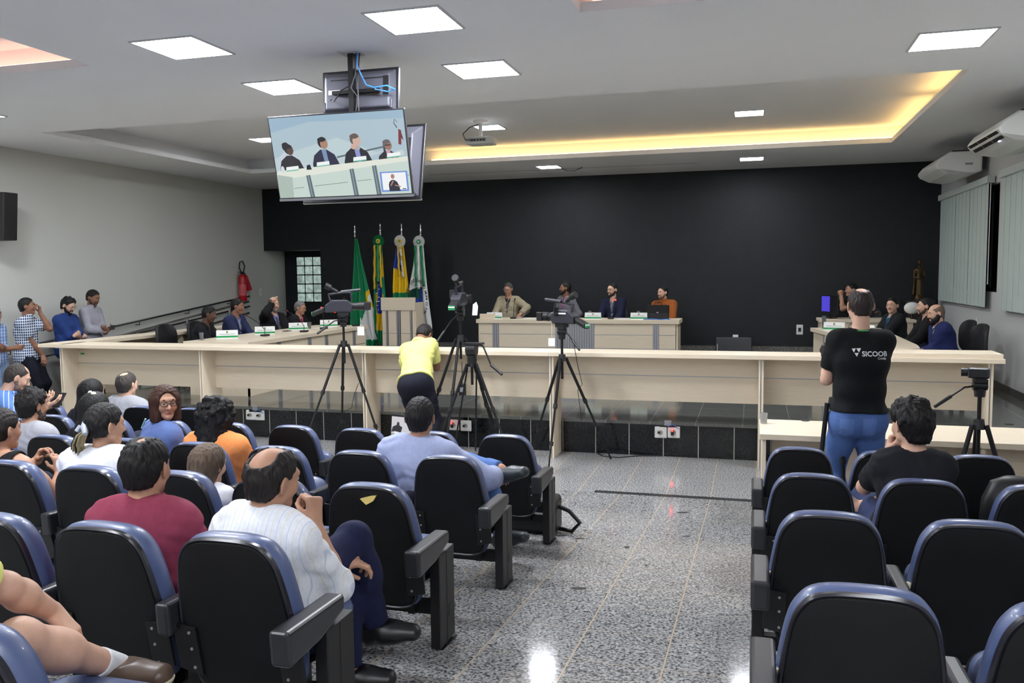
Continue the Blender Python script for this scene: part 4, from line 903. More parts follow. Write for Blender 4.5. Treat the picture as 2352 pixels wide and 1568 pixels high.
for u in (.24, .575, .745): pic += [((92, 108, 116), [(u, 0), (u+.035, 0), (u+.02, .26+.16*(u-.12)), (u-.012, .255+.16*(u-.12))]), ((150, 164, 166), [(u+.012, 0), (u+.018, 0), (u+.006, .26+.16*(u-.12)), (u-.0, .255+.16*(u-.12))])]
for a, b in ((.12, .2), (.28, .54), (.61, .72), (.79, 1)): pic += [((120, 134, 132), [(a, .1+.12*a), (b, .1+.12*b), (b, .107+.12*b), (a, .107+.12*a)])]
for u, v in ((.13, .345), (.37, .385), (.65, .425), (.9, .45)): pic += [((235, 240, 240), [(u-.05, v-.012), (u+.05, v), (u+.05, v+.055), (u-.045, v+.045)]), ((96, 180, 150), [(u-.05, v-.012), (u+.05, v), (u+.05, v+.012), (u-.05, v)])]
pic += [((210, 220, 222), ov(.055, .36, .014, .045)), ((26, 26, 30), [(.24, .345), (.28, .345), (.27, .41), (.245, .4)]), ((120, 30, 34), [(.945, .6), (.965, .59), (.975, .76), (.955, .78)]), ((96, 26, 30), [(.965, .68), (.985, .64), (.97, .77)]), ((40, 44, 48), [(.925, .85), (.93, .85), (.95, .8), (.945, .79)]), ((40, 44, 48), [(.925, .85), (.935, .9), (.955, .86), (.953, .855), (.936, .892), (.93, .85)])]
pic += [((104, 140, 214), [(.785, .03), (.985, .03), (.985, .275), (.785, .275)]), ((238, 240, 242), [(.797, .05), (.973, .05), (.973, .26), (.797, .26)])]+bust(.875, .16, .42, (36, 38, 50), (36, 38, 50), (170, 126, 106), (60, 50, 46))[:1]+[((170, 126, 106), ov(.876, .215, .014, .03)), ((170, 126, 106), [(.85, .1), (.862, .1), (.882, .16), (.872, .165)]), ((170, 126, 106), [(.885, .1), (.93, .08), (.93, .09), (.89, .115)]), ((30, 34, 46), [(.94, .055), (.965, .055), (.965, .065), (.94, .065)])]
TX, TY = -3.54, 7.0
tv('television', (TX, TY-.05, 3.115), BW, BH, math.radians(13.5), 0, 'big hanging screen facing the audience, showing four seated men', pict=pic, grp=None)
tv('television', (TX+.03, TY+.34, 3.09), 1.2, .72, math.radians(13.5), math.pi, 'big hanging screen behind the lit one, only its grey back edge showing', back=True)
tv('television', (-3.42, TY+.12, 3.69), .75, .41, math.radians(3), math.pi, 'small hanging screen near the ceiling seen from its grey back', back=True)
t = thing('screen_hanger', (-3.44, TY, CEIL), 'dark pole hanging the cluster of screens from the ceiling', 'pole')
m = MB(); m.box((-.09, -.09, -.012), (.09, .09, 0)); m.build('ceiling_plate', M_FRAMEW, t)
m = MB(); m.box((-.025, -.025, -.95), (.025, .025, -.01)); m.build('pole', M_BLKM, t); m = MB(); m.box((-.3, -.02, -.9), (.25, .3, -.86)); m.build('arm', M_BLKM, t); m = MB(); m.box((-.2, .0, -.35), (.25, .06, -.32)); m.build('arm', M_BLKM, t)
for nm, off, mt, lab in (('black', 0, M_BLK, 'black cables running down the pole behind the small hanging screen'), ('blue', .045, mat('blue_cable', (64, 140, 225), .4), 'blue network cable looping beside the small hanging screen')):
    m = MB(); z = CEIL
    if nm == 'blue': pts = [(-3.37, TY-.02, z), (-3.37, TY-.04, z-.12), (-3.33, TY-.05, z-.2), (-3.28, TY-.05, z-.3), (-3.2, TY-.06, z-.33), (-3.08, TY-.06, z-.32), (-3.03, TY, z-.345), (-3.1, TY, z-.36), (-3.2, TY-.05, z-.34)]
    else: pts = [(-3.39, TY-.01, z), (-3.38, TY-.05, z-.2), (-3.42, TY-.06, z-.32), (-3.36, TY-.05, z-.4), (-3.39, TY-.05, z-.55), (-3.38, TY-.05, z-.7)]
    m.tube(pts, .006, 6)
    if nm == 'black': m.tube([(-3.4, TY-.05, z-.28), (-3.52, TY-.05, z-.33), (-3.6, TY-.04, z-.42), (-3.66, TY-.02, z-.41), (-3.66, TY+.03, z-.39)], .005, 6); m.tube([(-3.36, TY, z), (-3.36, TY-.05, z-.3), (-3.35, TY-.05, z-.72)], .006, 6)
    tag(m.build('cable', mt, smooth=True, org=(-3.39, TY, z)), lab, 'cable')
# projector
PX, PY = -3.86, 12.0; pz = CEIL+UP
t = thing('projector', (PX, PY, pz), 'white projector hanging from the ceiling tray before a small light', 'projector')
m = MB(); m.lathe([(.001, 0), (.11, 0), (.1, -.03), (.03, -.045), (.025, -.24), (.001, -.24)], n=20); m.build('mount', M_PLASTW, t, True)
m = MB(); m.box((-.2, -.14, -.35), (.2, .16, -.25)); m.build('body', M_PLASTW, t, bevel=.02)
m = MB(); m.box((-.12, -.143, -.32), (.12, -.14, -.275)); m.build('port_panel', mat('port_grey', (170, 170, 170), .5), t); m = MB()
for q in range(5): m.box((-.1+q*.045, -.147, -.31), (-.075+q*.045, -.143, -.29))
m.build('sockets', M_BLK, t); m = MB(); m.cyl((.1, .16, -.3), (.1, .19, -.3), .045); m.build('lens', M_BLK, t, True)
m = MB(); m.tube([(-.05, -.14, -.3), (-.17, -.2, -.3), (-.23, -.12, -.2), (-.15, -.05, -.1), (-.03, -.02, -.06)], .008, 6); m.build('cable', M_BLK, t, True)
# air conditioners on the right wall
def aircon(y0, y1, lab, lit):
    t = thing('air_conditioner', (XR-.03, (y0+y1)/2, 3.62), lab, 'air conditioner', 'ceiling air conditioners on the right wall'); w = (y1-y0)/2
    prof = [(-.07, .14), (-.5, .14), (-.62, .06), (-.7, -.04), (-.66, -.1), (-.52, -.17), (-.34, -.2), (-.07, -.16)]
    m = MB(); m.prism([(x, -w, z) for x, z in prof], (0, 2*w, 0)); m.build('casing', M_PLASTW, t, bevel=.03, seg=3)
    m = MB()
    for q in range(2):
        g0, g1 = V(-.7, 0, -.04), V(-.66, 0, -.1)
        if lit: g1 = V(-.6, 0, -.132)
        f0 = g0+(g1-g0)*(q*.5+.08); f1 = g0+(g1-g0)*(q*.5+(.45 if lit else .12)); n = V(-.008, 0, -.01)
        for yy in range(3 if True else 1):
            a = -w+.08+(2*w-.16)*yy/3; b = -w+.06+(2*w-.16)*(yy+1)/3
            m.add([(f0[0]+n[0], a, f0[2]+n[2]), (f0[0]+n[0], b, f0[2]+n[2]), (f1[0]+n[0], b, f1[2]+n[2]), (f1[0]+n[0], a, f1[2]+n[2])], [(0, 1, 2, 3)])
    m.build('louvre', M_BLK, t, fix=False)
    m = MB(); m.prism([(-.64, -w-.004, -.1), (-.52, -w-.004, -.165), (-.34, -w-.004, -.195), (-.2, -w-.004, -.18)], (0, .003, 0)); m.build('return_grille', mat('grille_grey', (176, 176, 174), .5), t)
    m = MB(); m.box((-.3, -w-.006, -.06), (-.2, -w-.002, -.03)); m.build('badge', mat('badge_grey', (150, 150, 156), .4), t)
    for yy in (-w+.1, w-.14): m = MB(); m.box((-.08, yy, -.12), (0, yy+.04, .17)); m.box((-.45, yy, .14), (0, yy+.04, .17)); m.build('bracket', M_DGREY, t)
    if lit: m = MB(); m.sphere((-.6, -w+.35, -.135), .012, 8); m.build('indicator_light', mat('white_led', (200, 220, 255), .3, emit=8), t, True)
aircon(13.85, 15.3, 'white air conditioner above the first blind, nearer the black wall', False)
aircon(10.5, 11.95, 'white air conditioner cut by the right edge of the picture, dark louvres showing', True)
def blind(y0, y1, n, lab, hang):
    t = thing('vertical_blind', (XR, (y0+y1)/2, 3.33), lab, 'blind', 'vertical blinds on the right wall'); c = (y0+y1)/2
    m = MB(); m.box((-.12, y0-c-.06, -.07), (-.02, y1-c+.08, .03)); m.build('headrail', mat('blind_rail', (196, 204, 198), .5), t, bevel=.004)
    m = MB(); w = (y1-y0)/n
    for q in range(n):
        a = y0-c+q*w; dx = .006*(q % 2); m.box((-.085-dx, a+.002, -1.83), (-.08-dx, a+w*(1.12 if q not in (8, 9, 16) else .93), -.07))
    m.build('slats', mat('blind_fabric', (188, 200, 194), .8, bump=.05, bscale=300, var=.02), t)
    m = MB(); m.tube([(-.06, y0-c-.02, -.07), (-.06, y0-c-.02, -1.5), (-.06, y0-c, -1.5), (-.06, y0-c, -.07)], .004, 6); m.build('pull_cord', M_PLASTW, t)
blind(13.55, 16.75, 27, 'pale green vertical blind beside the black wall', True)
blind(9.4, 12.8, 28, 'pale green vertical blind cut by the right edge of the picture', True)
def plate(x, y, z, ax, w, h, lab, nm='wall_switch', cat='switch', grp=None, sock=False):
    t = thing(nm, (x, y, z), lab, cat, grp); n = {'x-': V(-1, 0, 0), 'x+': V(1, 0, 0), 'y-': V(0, -1, 0)}[ax]; s = np.cross(n, V(0, 0, 1))
    R = np.array([s, n, V(0, 0, 1)]).T
    m = MB().frame(R); m.box((-w/2, 0, -h/2), (w/2, .012, h/2)); m.build('plate', M_PLASTW, t, bevel=.004)
    m = MB().frame(R); m.box((-w*.22, .012, -h*.2), (w*.22, .018, h*.2)); m.build('insert', M_BLK if sock else mat('insert_white', (205, 205, 202), .4), t)
    return t
plate(XR, 12.5, 2.72, 'x-', .12, .34, 'white alarm box between the two blinds', 'alarm_box', 'alarm box'); plate(XR, 12.5, 2.45, 'x-', .08, .13, 'small white switch under the alarm box')
plate(XR, 14.3, 1.24, 'x-', .09, .13, 'small white wall socket on the right wall behind the chairs', 'wall_socket', 'socket')
p = atX(2240, 793, XR); plate(.86, YB-.0, .92, 'y-', .12, .19, 'white socket plate on the black wall beside the right table', 'wall_socket', 'socket', sock=True)
p = atX(598, 671, XL); plate(XL, float(p[1]), float(p[2]), 'x+', .1, .16, 'white switch on the left wall beside the fire extinguisher')
# loudspeaker on the left wall
t = thing('wall_speaker', (XL, 9.9, 2.95), 'black loudspeaker cut by the left edge of the picture', 'loudspeaker')
m = MB(); m.prism([(.08, -.2, -.34), (.42, -.12, -.34), (.42, .12, -.34), (.08, .2, -.34)], (0.06, 0, .68)); m.build('cabinet', M_BLK, t, bevel=.012)
m = MB(); m.box((0, -.05, -.05), (.1, .05, .05)); m.build('bracket', M_BLKM, t)
# stage wedge monitor
t = thing('stage_monitor', (-.35, 16.6, STAGE_Z), 'black wedge loudspeaker on the stage floor by the black wall', 'loudspeaker')
m = MB(); m.prism([(-.33, -.25, 0), (-.33, .25, 0), (-.33, .2, .42), (-.33, -.12, .42)], (.66, 0, 0)); m.build('cabinet', M_BLK, t, bevel=.012)
m = MB(); m.prism([(-.29, -.256, .03), (.29, -.256, .03), (.29, -.136, .39), (-.29, -.136, .39)], (0, .008, -.003)); m.build('grille', mat('speaker_grille', (38, 38, 42), .3, .4), t); m = MB(); m.box((-.3, -.262, .12), (-.285, -.19, .3)); m.build('badge', M_SILVER, t)
m = MB(); m.box((-.02, -.02, .42), (.08, .02, .46)); m.build('tape', M_PAPER, t)
# statue
sx, sy = 2.86, 16.75; zb = 1.5
m = MB(); m.box((-.2, -.2, 0), (.2, .2, zb-STAGE_Z-.06)); m.box((-.24, -.24, zb-STAGE_Z-.06), (.24, .24, zb-STAGE_Z)); o = m.build('pedestal', mat('dark_wood', (40, 34, 32), .4), bevel=.01); o.location = (sx, sy, STAGE_Z); tag(o, 'dark pedestal under the bronze statue in the right corner', 'pedestal')
b = [rc((0, 0, .02), (0, 0, .34), .085, .062, k=.03, sq=((0, 1, 0), .8)), rc((.03, -.03, .03), (.02, -.02, .3), .05, .045, k=.02), rc((0, 0, .34), (0, .0, .48), .055, .066, k=.03, sq=((0, 1, 0), .75)), rc((-.075, 0, .5), (.075, 0, .5), .026, k=.03), rc((0, 0, .5), (0, 0, .58), .024, k=.02), ell((0, -.005, .62), (.034, .042, .05), k=.01),
     rc((-.08, 0, .5), (-.1, -.03, .38), .024, .02, k=.01), rc((-.1, -.03, .38), (0, -.09, .36), .02, .015, k=.01), rc((.08, 0, .5), (.11, -.02, .38), .024, .02, k=.01), rc((.11, -.02, .38), (.04, -.09, .42), .02, .015, k=.01), rc((-.11, -.05, .1), (-.09, -.03, .36), .03, .02, k=.02), rc((0, 0, 0), (0, 0, .02), .1, k=.01), rc((-.03, .03, .64), (.03, .03, .6), .025, k=.02)]
vs, qs = polygonize(b, .008); o = np_object('statue', vs, qs, mat('bronze', (70, 54, 30), .4, .7, var=.3, vscale=25)); o.location = (sx, sy, zb); o.scale = (.85, .85, 1.08); tag(o, 'small bronze statue of a robed figure in the right corner', 'statue')
# round white fan head behind the right hand men
t = thing('table_fan', (2.62, 15.9, STAGE_Z), 'white round fan behind the bearded man by the statue', 'fan')
m = MB(); m.sphere((0, 0, 1.0), .13, 16, sq=(1, .5, .8)); m.build('head', M_PLASTW, t, True); m = MB(); m.cyl((0, 0, 0), (0, 0, .95), .02); m.cyl((0, 0, 0), (0, 0, .03), .16, n=20); m.build('stand', M_BLK, t, True)
# fire extinguisher on the left wall
ey = 16.1; t = thing('fire_extinguisher', (XL+.13, ey, 1.52), 'red fire extinguisher hanging on the white left wall', 'fire extinguisher')
mr = mat('extinguisher_red', (178, 24, 34), .3)
m = MB(); m.lathe([(.001, 0), (.075, 0), (.085, .015), (.085, .5), (.06, .56), (.03, .58), (.001, .58)], n=24); m.build('cylinder', mr, t, True)
m = MB(); m.box((-.03, -.02, .58), (.03, .02, .62)); m.box((-.02, -.1, .62), (.02, .06, .635)); m.build('valve', M_BLK, t)
m = MB(); m.tube([(0, .03, .6), (.02, .08, .75), (.02, 0, .86), (.02, -.1, .84), (.02, -.13, .72), (.02, -.06, .62), (.03, .05, .6), (.03, .1, .5)], .014, 8); m.build('hose', M_BLK, t, True)
m = MB(); m.tube([(.03, .1, .55), (.03, .2, .24)], [.03, .065], 14); m.build('horn', mr, t, True)
m = MB(); m.lathe([(.0855, .12), (.0865, .12), (.0865, .36), (.0855, .36)], n=24); m.build('label', mat('extinguisher_label', (206, 90, 96), .5, var=.4, vscale=60), t, True)
# handrails
m = MB(); zf = lambda y: min(STAGE_Z, max(0, (y-9.6)/3.8*STAGE_Z))
def rail(x, y0, z0_, y1, z1_, lab, dbl, wall, sup=3):
    t = thing('handrail', (x, y0, z0_), lab, 'handrail')
    for k in range(dbl):
        m = MB(); dz = -.22*k; m.tube([(0, 0, dz), (0, y1-y0, z1_-z0_+dz)], .021, 10); m.build('rail', M_CHROME, t, True)
    for q in range(sup):
        f = (q+.5)/sup; y = (y1-y0)*f; z = (z1_-z0_)*f
        m = MB()
        if wall:
            for k in range(dbl):
                m = MB(); m.tube([(0, y, z-.22*k), (0, y, z-.07-.22*k), (-(x-XL)*1.0, y, z-.07-.22*k)], .009, 8)
                if k < dbl-1: m.build('bracket', M_DGREY, t, True)
        else: m.tube([(0, y, z), (0, y, -z0_+zf(y0+y))], .02, 10)
        m.build('bracket' if wall else 'post', M_CHROME if not wall else M_DGREY, t, True)
rail(XL+.09, 9.4, .93, 16.4, 1.62, 'steel handrail fixed along the white left wall', 2, True, 5)
rail(-9.32, 10.6, 1.14, 14.3, 1.57, 'double steel handrail on posts beside the counter wing', 2, False, 3)

# ------------------------------------------------------------------ flags
def flag(px, tipz, rows, colf, mats, lab, lean=0, ros=None, rib=None, Y=16.4):
    up = .12; tipz += up; rows = [(z+up, a, b) for z, a, b in rows]; rib = [(a, b, z+up, w, mt) for a, b, z, w, mt in rib or []]
    t = thing('flag', (px, Y, STAGE_Z), lab, 'flag', None); H = tipz-STAGE_Z
    m = MB(); m.cyl((0, 0, .02), (-lean, 0, H-.2), .015, n=10); m.build('pole', mat('flag_pole_wood', (110, 84, 60), .4), t, True)
    m = MB().frame(None, (-lean, 0, H-.24)); m.lathe([(.001, 0), (.024, .0), (.026, .02), (.014, .04), (.02, .07), (.026, .1), (.016, .13), (.012, .17), (.018, .2), (.001, .25)], n=12); m.build('finial', M_CHROME, t, True)
    m = MB(); m.lathe([(.001, 0), (.13, 0), (.12, .04), (.04, .06), (.001, .06)], n=20); m.build('base', mat('dark_wood', (40, 34, 32), .4), t, True)
    # cloth: rows of (height, left, right) around the pole, folded back and forth
    nu, nv = 56, 96; vs = []; hs = [r[0] for r in rows][::-1]
    for j in range(nv+1):
        z = rows[0][0]+(rows[-1][0]-rows[0][0])*j/nv; xl = np.interp(z, hs, [r[1] for r in rows][::-1]); xr = np.interp(z, hs, [r[2] for r in rows][::-1])
        for i in range(nu+1):
            u = i/nu; a = .012+.05*j/nv; vs.append((xl+(xr-xl)*u, -.05-a*(1+math.sin(u*15+.8+j*.012))-.03*u, z-.05*abs(u-.5)*j/nv*math.sin(u*9)))
    fs = [(j*(nu+1)+i, j*(nu+1)+i+1, (j+1)*(nu+1)+i+1, (j+1)*(nu+1)+i) for j in range(nv) for i in range(nu)]
    m = MB(); m.v = vs; m.f = fs; m.m = [colf((i+.5)/nu, 1-(j+.5)/nv, vs[j*(nu+1)+i][0], vs[j*(nu+1)+i][2]-up) for j in range(nv) for i in range(nu)]
    o = m.build('cloth', mats, t, fix=False); o.modifiers.new('th', 'SOLIDIFY').thickness = .004; o.data.polygons.foreach_set('use_smooth', [True]*len(o.data.polygons))
    if ros:
        c = V(.01-lean*.9, -.12, H-.37); m = MB(); n = 28; R = .125
        for k in range(n):
            a0, a1 = 2*math.pi*k/n, 2*math.pi*(k+1)/n; am = (a0+a1)/2
            m.add([c+V(0, -.02, 0), c+V(R*math.cos(a0), .01, R*math.sin(a0)), c+V(R*math.cos(am), -.02, R*math.sin(am)), c+V(R*math.cos(a1), .01, R*math.sin(a1)), c+V(0, .03, 0)], [(0, 1, 2), (0, 2, 3), (4, 2, 1), (4, 3, 2)])
        m.build('rosette', ros[0], t, fix=False); m = MB(); m.cyl(c+V(0, -.02, 0), c+V(0, -.035, 0), .05, .045, 16); m.build('rosette_centre', ros[1], t); m = MB(); m.cyl(c+V(0, -.035, 0), c+V(0, -.045, 0), .02, .018, 12); m.build('rosette_button', ros[2], t)
        for (x0, x1, zb_, w, mt) in rib:
            m = MB(); nn = 14; v2 = []
            for q in range(nn+1):
                f = q/nn; xx = x0+(x1-x0)*f; zz = H-.45+(zb_-(H-.45))*f; dy = -.16-.03*f+.012*math.sin(q*1.3+x0*40); v2 += [(xx-w/2, dy, zz), (xx+w/2, dy-.012, zz)]
            m.v = v2; m.f = [(2*q, 2*q+1, 2*q+3, 2*q+2) for q in range(nn)]; m.m = [0]*nn; o = m.build('ribbon', mt, t, True, fix=False); o.modifiers.new('th', 'SOLIDIFY').thickness = .003
    return t
GRN = cloth('flag_green', (28, 134, 86), .6); WHT = cloth('flag_white', (226, 226, 224), .6); YEL = cloth('flag_yellow', (232, 190, 30), .6); BLU = cloth('flag_blue', (34, 62, 160), .6); DGR = cloth('flag_dark_green', (18, 70, 56), .6); RDD = cloth('flag_red', (170, 34, 40), .6); SKY = cloth('flag_crest_yellow', (240, 196, 40), .6)
def c1(u, v, x, z):
    r = math.hypot(x-.39, z-1.08)
    if r < .12: return 1
    if r < .2: return 2
    return 1 if .2 < z < .93 and x > .2-(.9-z)*.27 else 0
flag(-8.03, 2.98, [(2.3, -.02, .05), (1.9, -.04, .13), (1.45, -.07, .24), (.95, -.12, .36), (.5, -.14, .45), (.28, .02, .47), (.05, .2, .4)], c1, [GRN, WHT, YEL], 'plain green flag with white corner and yellow arc, leftmost of the four', .05)
def c2(u, v, x, z):
    if z < .75 and abs(x-.0) > .06+.5*(z-.3): return 0
    if abs(x) < .07+.02*math.sin(z*9) and .75 < z < 1.5: return 2
    if z > 1.15 and abs(x) > .075: return 1 if z > 1.5 else 0
    return 1 if .4 < z < 1.75 and abs(x) < .1 else 0
gl = mat('ribbon_green', (24, 140, 84), .5); yl = mat('ribbon_yellow', (226, 184, 40), .5); wl = mat('ribbon_white', (226, 226, 224), .5)
f2 = flag(-7.5, 3.0, [(2.2, -.07, .07), (1.6, -.1, .1), (1.1, -.12, .13), (.7, -.13, .12), (.35, -.1, .06), (.1, .0, .06)], c2, [GRN, YEL, BLU], 'green, yellow and blue flag with green rosette, second from the left', 0, (gl, yl, gl), [(-.06, -.075, 1.25, .05, yl), (0, .01, 1.4, .07, gl), (.06, .08, 1.28, .05, yl)])
m = MB(); rng = random.Random(5)
for q in range(9): m.cyl((rng.uniform(-.04, .05), -.2, 1.54-q*.085), (rng.uniform(-.04, .05), -.21, 1.54-q*.085), .009, n=6)
m.build('stars', WHT, f2)
def c3(u, v, x, z): return 2 if z > 1.62-.5*x and u < .8 else (1 if z > 1.18 else 0)
flag(-7.02, 2.99, [(2.2, -.08, .07), (1.75, -.15, .12), (1.3, -.17, .17), (.9, -.16, .17), (.4, -.1, .1)], c3, [GRN, YEL, BLU], 'blue, yellow and green flag with white rosette, second from the right', 0, (wl, yl, gl), [(-.02, .01, 1.5, .045, yl), (.03, .1, 1.48, .05, wl), (.06, .08, 1.55, .035, yl)])
def c4(u, v, x, z):
    r = math.hypot(x+.02, z-.95)
    if r < .34 and x < .06: return 1 if r > .3 else (2 if z > 1.05 and x < .0 else (4 if .75 < z < .84 else (3 if .62 < z < .95 else (5 if z < .62 else 6))))
    return 0
f4 = flag(-6.6, 2.97, [(2.2, -.08, .09), (1.75, -.13, .12), (1.3, -.22, .16), (.9, -.23, .2), (.5, -.1, .25), (.15, -.05, .24)], c4, [WHT, DGR, DGR, YEL, RDD, RDD, BLU], 'white flag with round dark crest and black lettering, rightmost of the four', 0, (wl, gl, wl), [(-.055, -.04, 1.3, .055, gl), (.0, .02, 1.25, .06, wl), (.07, .13, 1.3, .06, gl)])
m = MB(); s_ = 'PODER LEGISLATIVO MUNICIPAL'; k = len(s_)
for i, ch in enumerate(s_):
    if ch == ' ': m.build('lettering', M_BLK, f4, fix=False); m = MB(); continue
    a = math.radians(168-206*i/(k-1)); vs, fs = text_mesh(ch, .085, .002)
    if len(vs) == 0: continue
    vs = vs-V(.03, 0, 0); r = math.radians(-90)+a; R2 = np.array([[math.cos(r), -math.sin(r)], [math.sin(r), math.cos(r)]]); q = vs[:, :2] @ R2.T
    m.add([(-.03+.33*math.cos(a)*.62+x*.75, -.222, 1.12+.4*math.sin(a)+y) for x, y in q], fs)
m.build('lettering', M_BLK, f4, fix=False)

# ------------------------------------------------------------------ tripods and cameras
def tripod(apex, feet, lab, mid=.5, col=None, handle=None, head=True, spread=False, sock=.0):
    ax, ay, az = apex; g = fz(ay); t = thing('tripod', (ax, ay, g), lab, 'tripod'); A = V(0, 0, az-g); mt = M_BLKM
    m = MB(); m.cyl(A+V(0, 0, -.03), A+V(0, 0, .04), .045, .035, 12); m.build('collar', M_BLK, t, True)
    m = MB(); m.cyl(A+V(0, 0, -.22), A+V(0, 0, .2), .014, n=10); m.build('centre_column', mt, t, True)
    for q, (x, y) in enumerate(feet):
        Fp = V(x-ax, y-ay, fz(y)-g+.012); h = unit(V(Fp[0], Fp[1], 0)); a = A+h*.05; j1 = a+(Fp-a)*.42; j2 = a+(Fp-a)*.74
        m = MB(); m.tube([a, j1], [.017, .016], 8); m.tube([j1, j2], .0125, 8); m.tube([j2, Fp], .009, 8); m.build('leg', mt, t, True)
        for j in (j1, j2): m = MB(); d = unit(Fp-a); m.cyl(j-d*.025, j+d*.02, .023, n=10); m.cyl(j, j+np.cross(d, V(0, 0, 1))*.04, .012, n=8); m.build('leg_lock', M_BLK, t, True)
        m = MB(); m.sphere(Fp, .016, 8); m.build('foot', M_BLK, t, True)
    if head:
        H = A+V(0, 0, .2); m = MB(); m.cyl(H, H+V(0, 0, .05), .035, .04, 14); m.cyl(H+V(-.045, 0, .08), H+V(.045, 0, .08), .034, n=14); m.box(H+V(-.04, -.05, .105), H+V(.04, .05, .125)); m.cyl(H+V(0, 0, .04), H+V(0, 0, .11), .028, n=12); m.build('pan_head', M_BLK, t, True)
        if handle is not None:
            e = H+V(*handle); s = H+V(0, 0, .08); md = s+(e-s)*.5+V(0, 0, .03); m = MB(); m.tube([s, md, e], .007, 8); m.build('pan_handle', mt, t, True); m = MB(); d = unit(e-md); m.tube([e-d*.02, e+d*.12], [.014, .012], 10); m.build('grip', M_BLK, t, True)
    if spread:
        m = MB(); 
        for q, (x, y) in enumerate(feet): Fp = V(x-ax, y-ay, fz(y)-g); m.tube([(0, 0, .14), Fp*.75+V(0, 0, .16)], .009, 8)
        m.build('spreader', mt, t, True)
    return t
def big_camera(loc, rz, lab, tilt=0, tagm=True, hood=False):
    t = thing('video_camera', loc, lab, 'video camera'); t.rotation_euler = (tilt, 0, rz)   # lens looks along local +Y
    mb = mat('camera_body', (42, 42, 50), .4)
    m = MB(); m.prism([(-.055, -.2, .02), (-.055, .1, .02), (-.055, .12, .1), (-.055, .05, .16), (-.055, -.12, .16), (-.055, -.2, .1)], (.11, 0, 0)); m.build('body', mb, t, bevel=.012)
    m = MB(); m.cyl((0, .1, .085), (0, .17, .085), .042, n=18); m.cyl((0, .17, .085), (0, .25, .085), .048, n=18); m.build('lens_barrel', M_BLK, t, True)
    m = MB(); m.box((-.058, .24, .04), (.058, .31, .13)); m.build('lens_hood', M_BLK, t, bevel=.006)
    m = MB(); m.tube([(0, -.14, .15), (0, -.16, .22), (0, .0, .245), (0, .09, .24), (0, .1, .16)], .014, 8); m.build('carry_handle', mb, t, True)
    m = MB(); m.cyl((-.03, -.02, .25), (-.03, .2, .27), .017, n=10); m.build('microphone', M_DGREY, t, True)
    m = MB(); m.tube([(0, -.06, .25), (0, -.14, .3)], .02, 10); m.cyl((0, -.13, .295), (0, -.19, .325), .034, .038, 14); m.build('viewfinder', M_BLK, t, True)
    m = MB(); m.prism([(-.04, -.2, .03), (.04, -.2, .03), (.045, -.34, -.03), (-.045, -.34, -.03)], (0, 0, .06)); m.build('shoulder_rest', M_BLK, t, bevel=.015)
    m = MB(); m.box((-.035, -.346, -.015), (.035, -.342, .03)); m.build('battery_label', M_GREENP, t); m = MB(); m.box((-.035, -.348, .008), (.035, -.345, .02)); m.build('label_stripe', M_PAPER, t)
    m = MB(); m.box((-.12, .0, .1), (-.058, .012, .19)); m.build('side_screen', M_BLK, t, bevel=.003); m = MB(); m.box((-.0565, -.1, .12), (-.0555, .0, .135)); m.build('body_print', M_PAPER, t)
    m = MB(); m.box((-.04, -.06, -.02), (.04, .06, .02)); m.build('mount_plate', M_BLK, t)
    if hood: m = MB(); m.sphere((-.055, -.12, .09), .008, 8); m.build('tally_light', M_RED, t, True)
    return t
def tagcord(x, y, z, dz, s, lab):
    t = thing('hanging_tag', (x, y, z), lab, 'tag', None); m = MB(); m.tube([(0, 0, 0), (0, 0, -dz)], .003, 5); m.build('string', M_PLASTW, t)
    m = MB(); m.box((-s/2, -.004, -dz-s*1.15), (s/2, .004, -dz)); m.build('card', M_PAPER, t, bevel=.006)
# left tripod
A = atY(790, 790, 8.75); tripod(tuple(A), [(A[0]-.34, 8.25), (A[0]+.48, 8.75), (A[0]-.22, 9.05)], 'black tripod carrying the camera at the left, before the second counter post', handle=(-.1, -.25, .0))
big_camera((A[0], A[1], A[2]+.345), math.radians(-68), 'black video camera on the left tripod pointing right towards the lectern', math.radians(0))
p = atY(828, 730, 8.7); tagcord(*p, .1, .085, 'white card hanging from the left video camera')
# middle tripod with camera facing the stage
B = atY(1058, 778, 8.75); tripod(tuple(B), [(B[0]-.5, 8.62), (B[0]-.02, 8.2), (B[0]+.42, 9.0)], 'black tripod in the middle right of the man in yellow, camera on top', handle=(-.12, -.22, -.12))
big_camera((B[0], B[1], B[2]+.345), math.radians(4), 'black video camera on the middle tripod pointing at the stage with a red light', 0, hood=True)
p = atY(1090, 720, 8.9); m = MB(); m.prism([(-.03, 0, 0), (.03, 0, 0), (.04, 0, .1), (.02, 0, .15), (-.02, 0, .12)], (0, .01, 0)); o = m.build('reflector_card', M_PAPER, bevel=.003); o.location = p-V(0, 0, .02); tag(o, 'white flap card at the right of the middle video camera', 'card')
# empty tripod with fluid head
D = atY(1084, 835, 8.35); td = tripod(tuple(D), [(D[0]-.42, 8.1), (D[0]+.5, 8.25), (D[0]+.16, 8.85)], 'black tripod without camera in front of the middle one, pan handle sticking out right', handle=None, head=False, spread=True)
g = fz(D[1]); Az = D[2]-g
m = MB(); m.cyl((0, 0, Az+.0), (0, 0, Az+.09), .05, .05, 16); m.cyl((-.05, 0, Az+.15), (.05, 0, Az+.15), .07, n=18); m.box((-.07, -.06, Az+.2), (.12, .06, Az+.22)); m.build('fluid_head', M_BLK, td, True)
m = MB(); e = atY(1128, 838, 8.25)-V(D[0], D[1], g); e2 = atY(1153, 860, 8.2)-V(D[0], D[1], g); m.tube([(.06, 0, Az+.2), (.13, -.02, Az+.19), e], .009, 8); m.build('pan_handle', M_BLKM, td, True); m = MB(); m.tube([e, e2], [.016, .014], 10); m.build('grip', M_BLK, td, True)
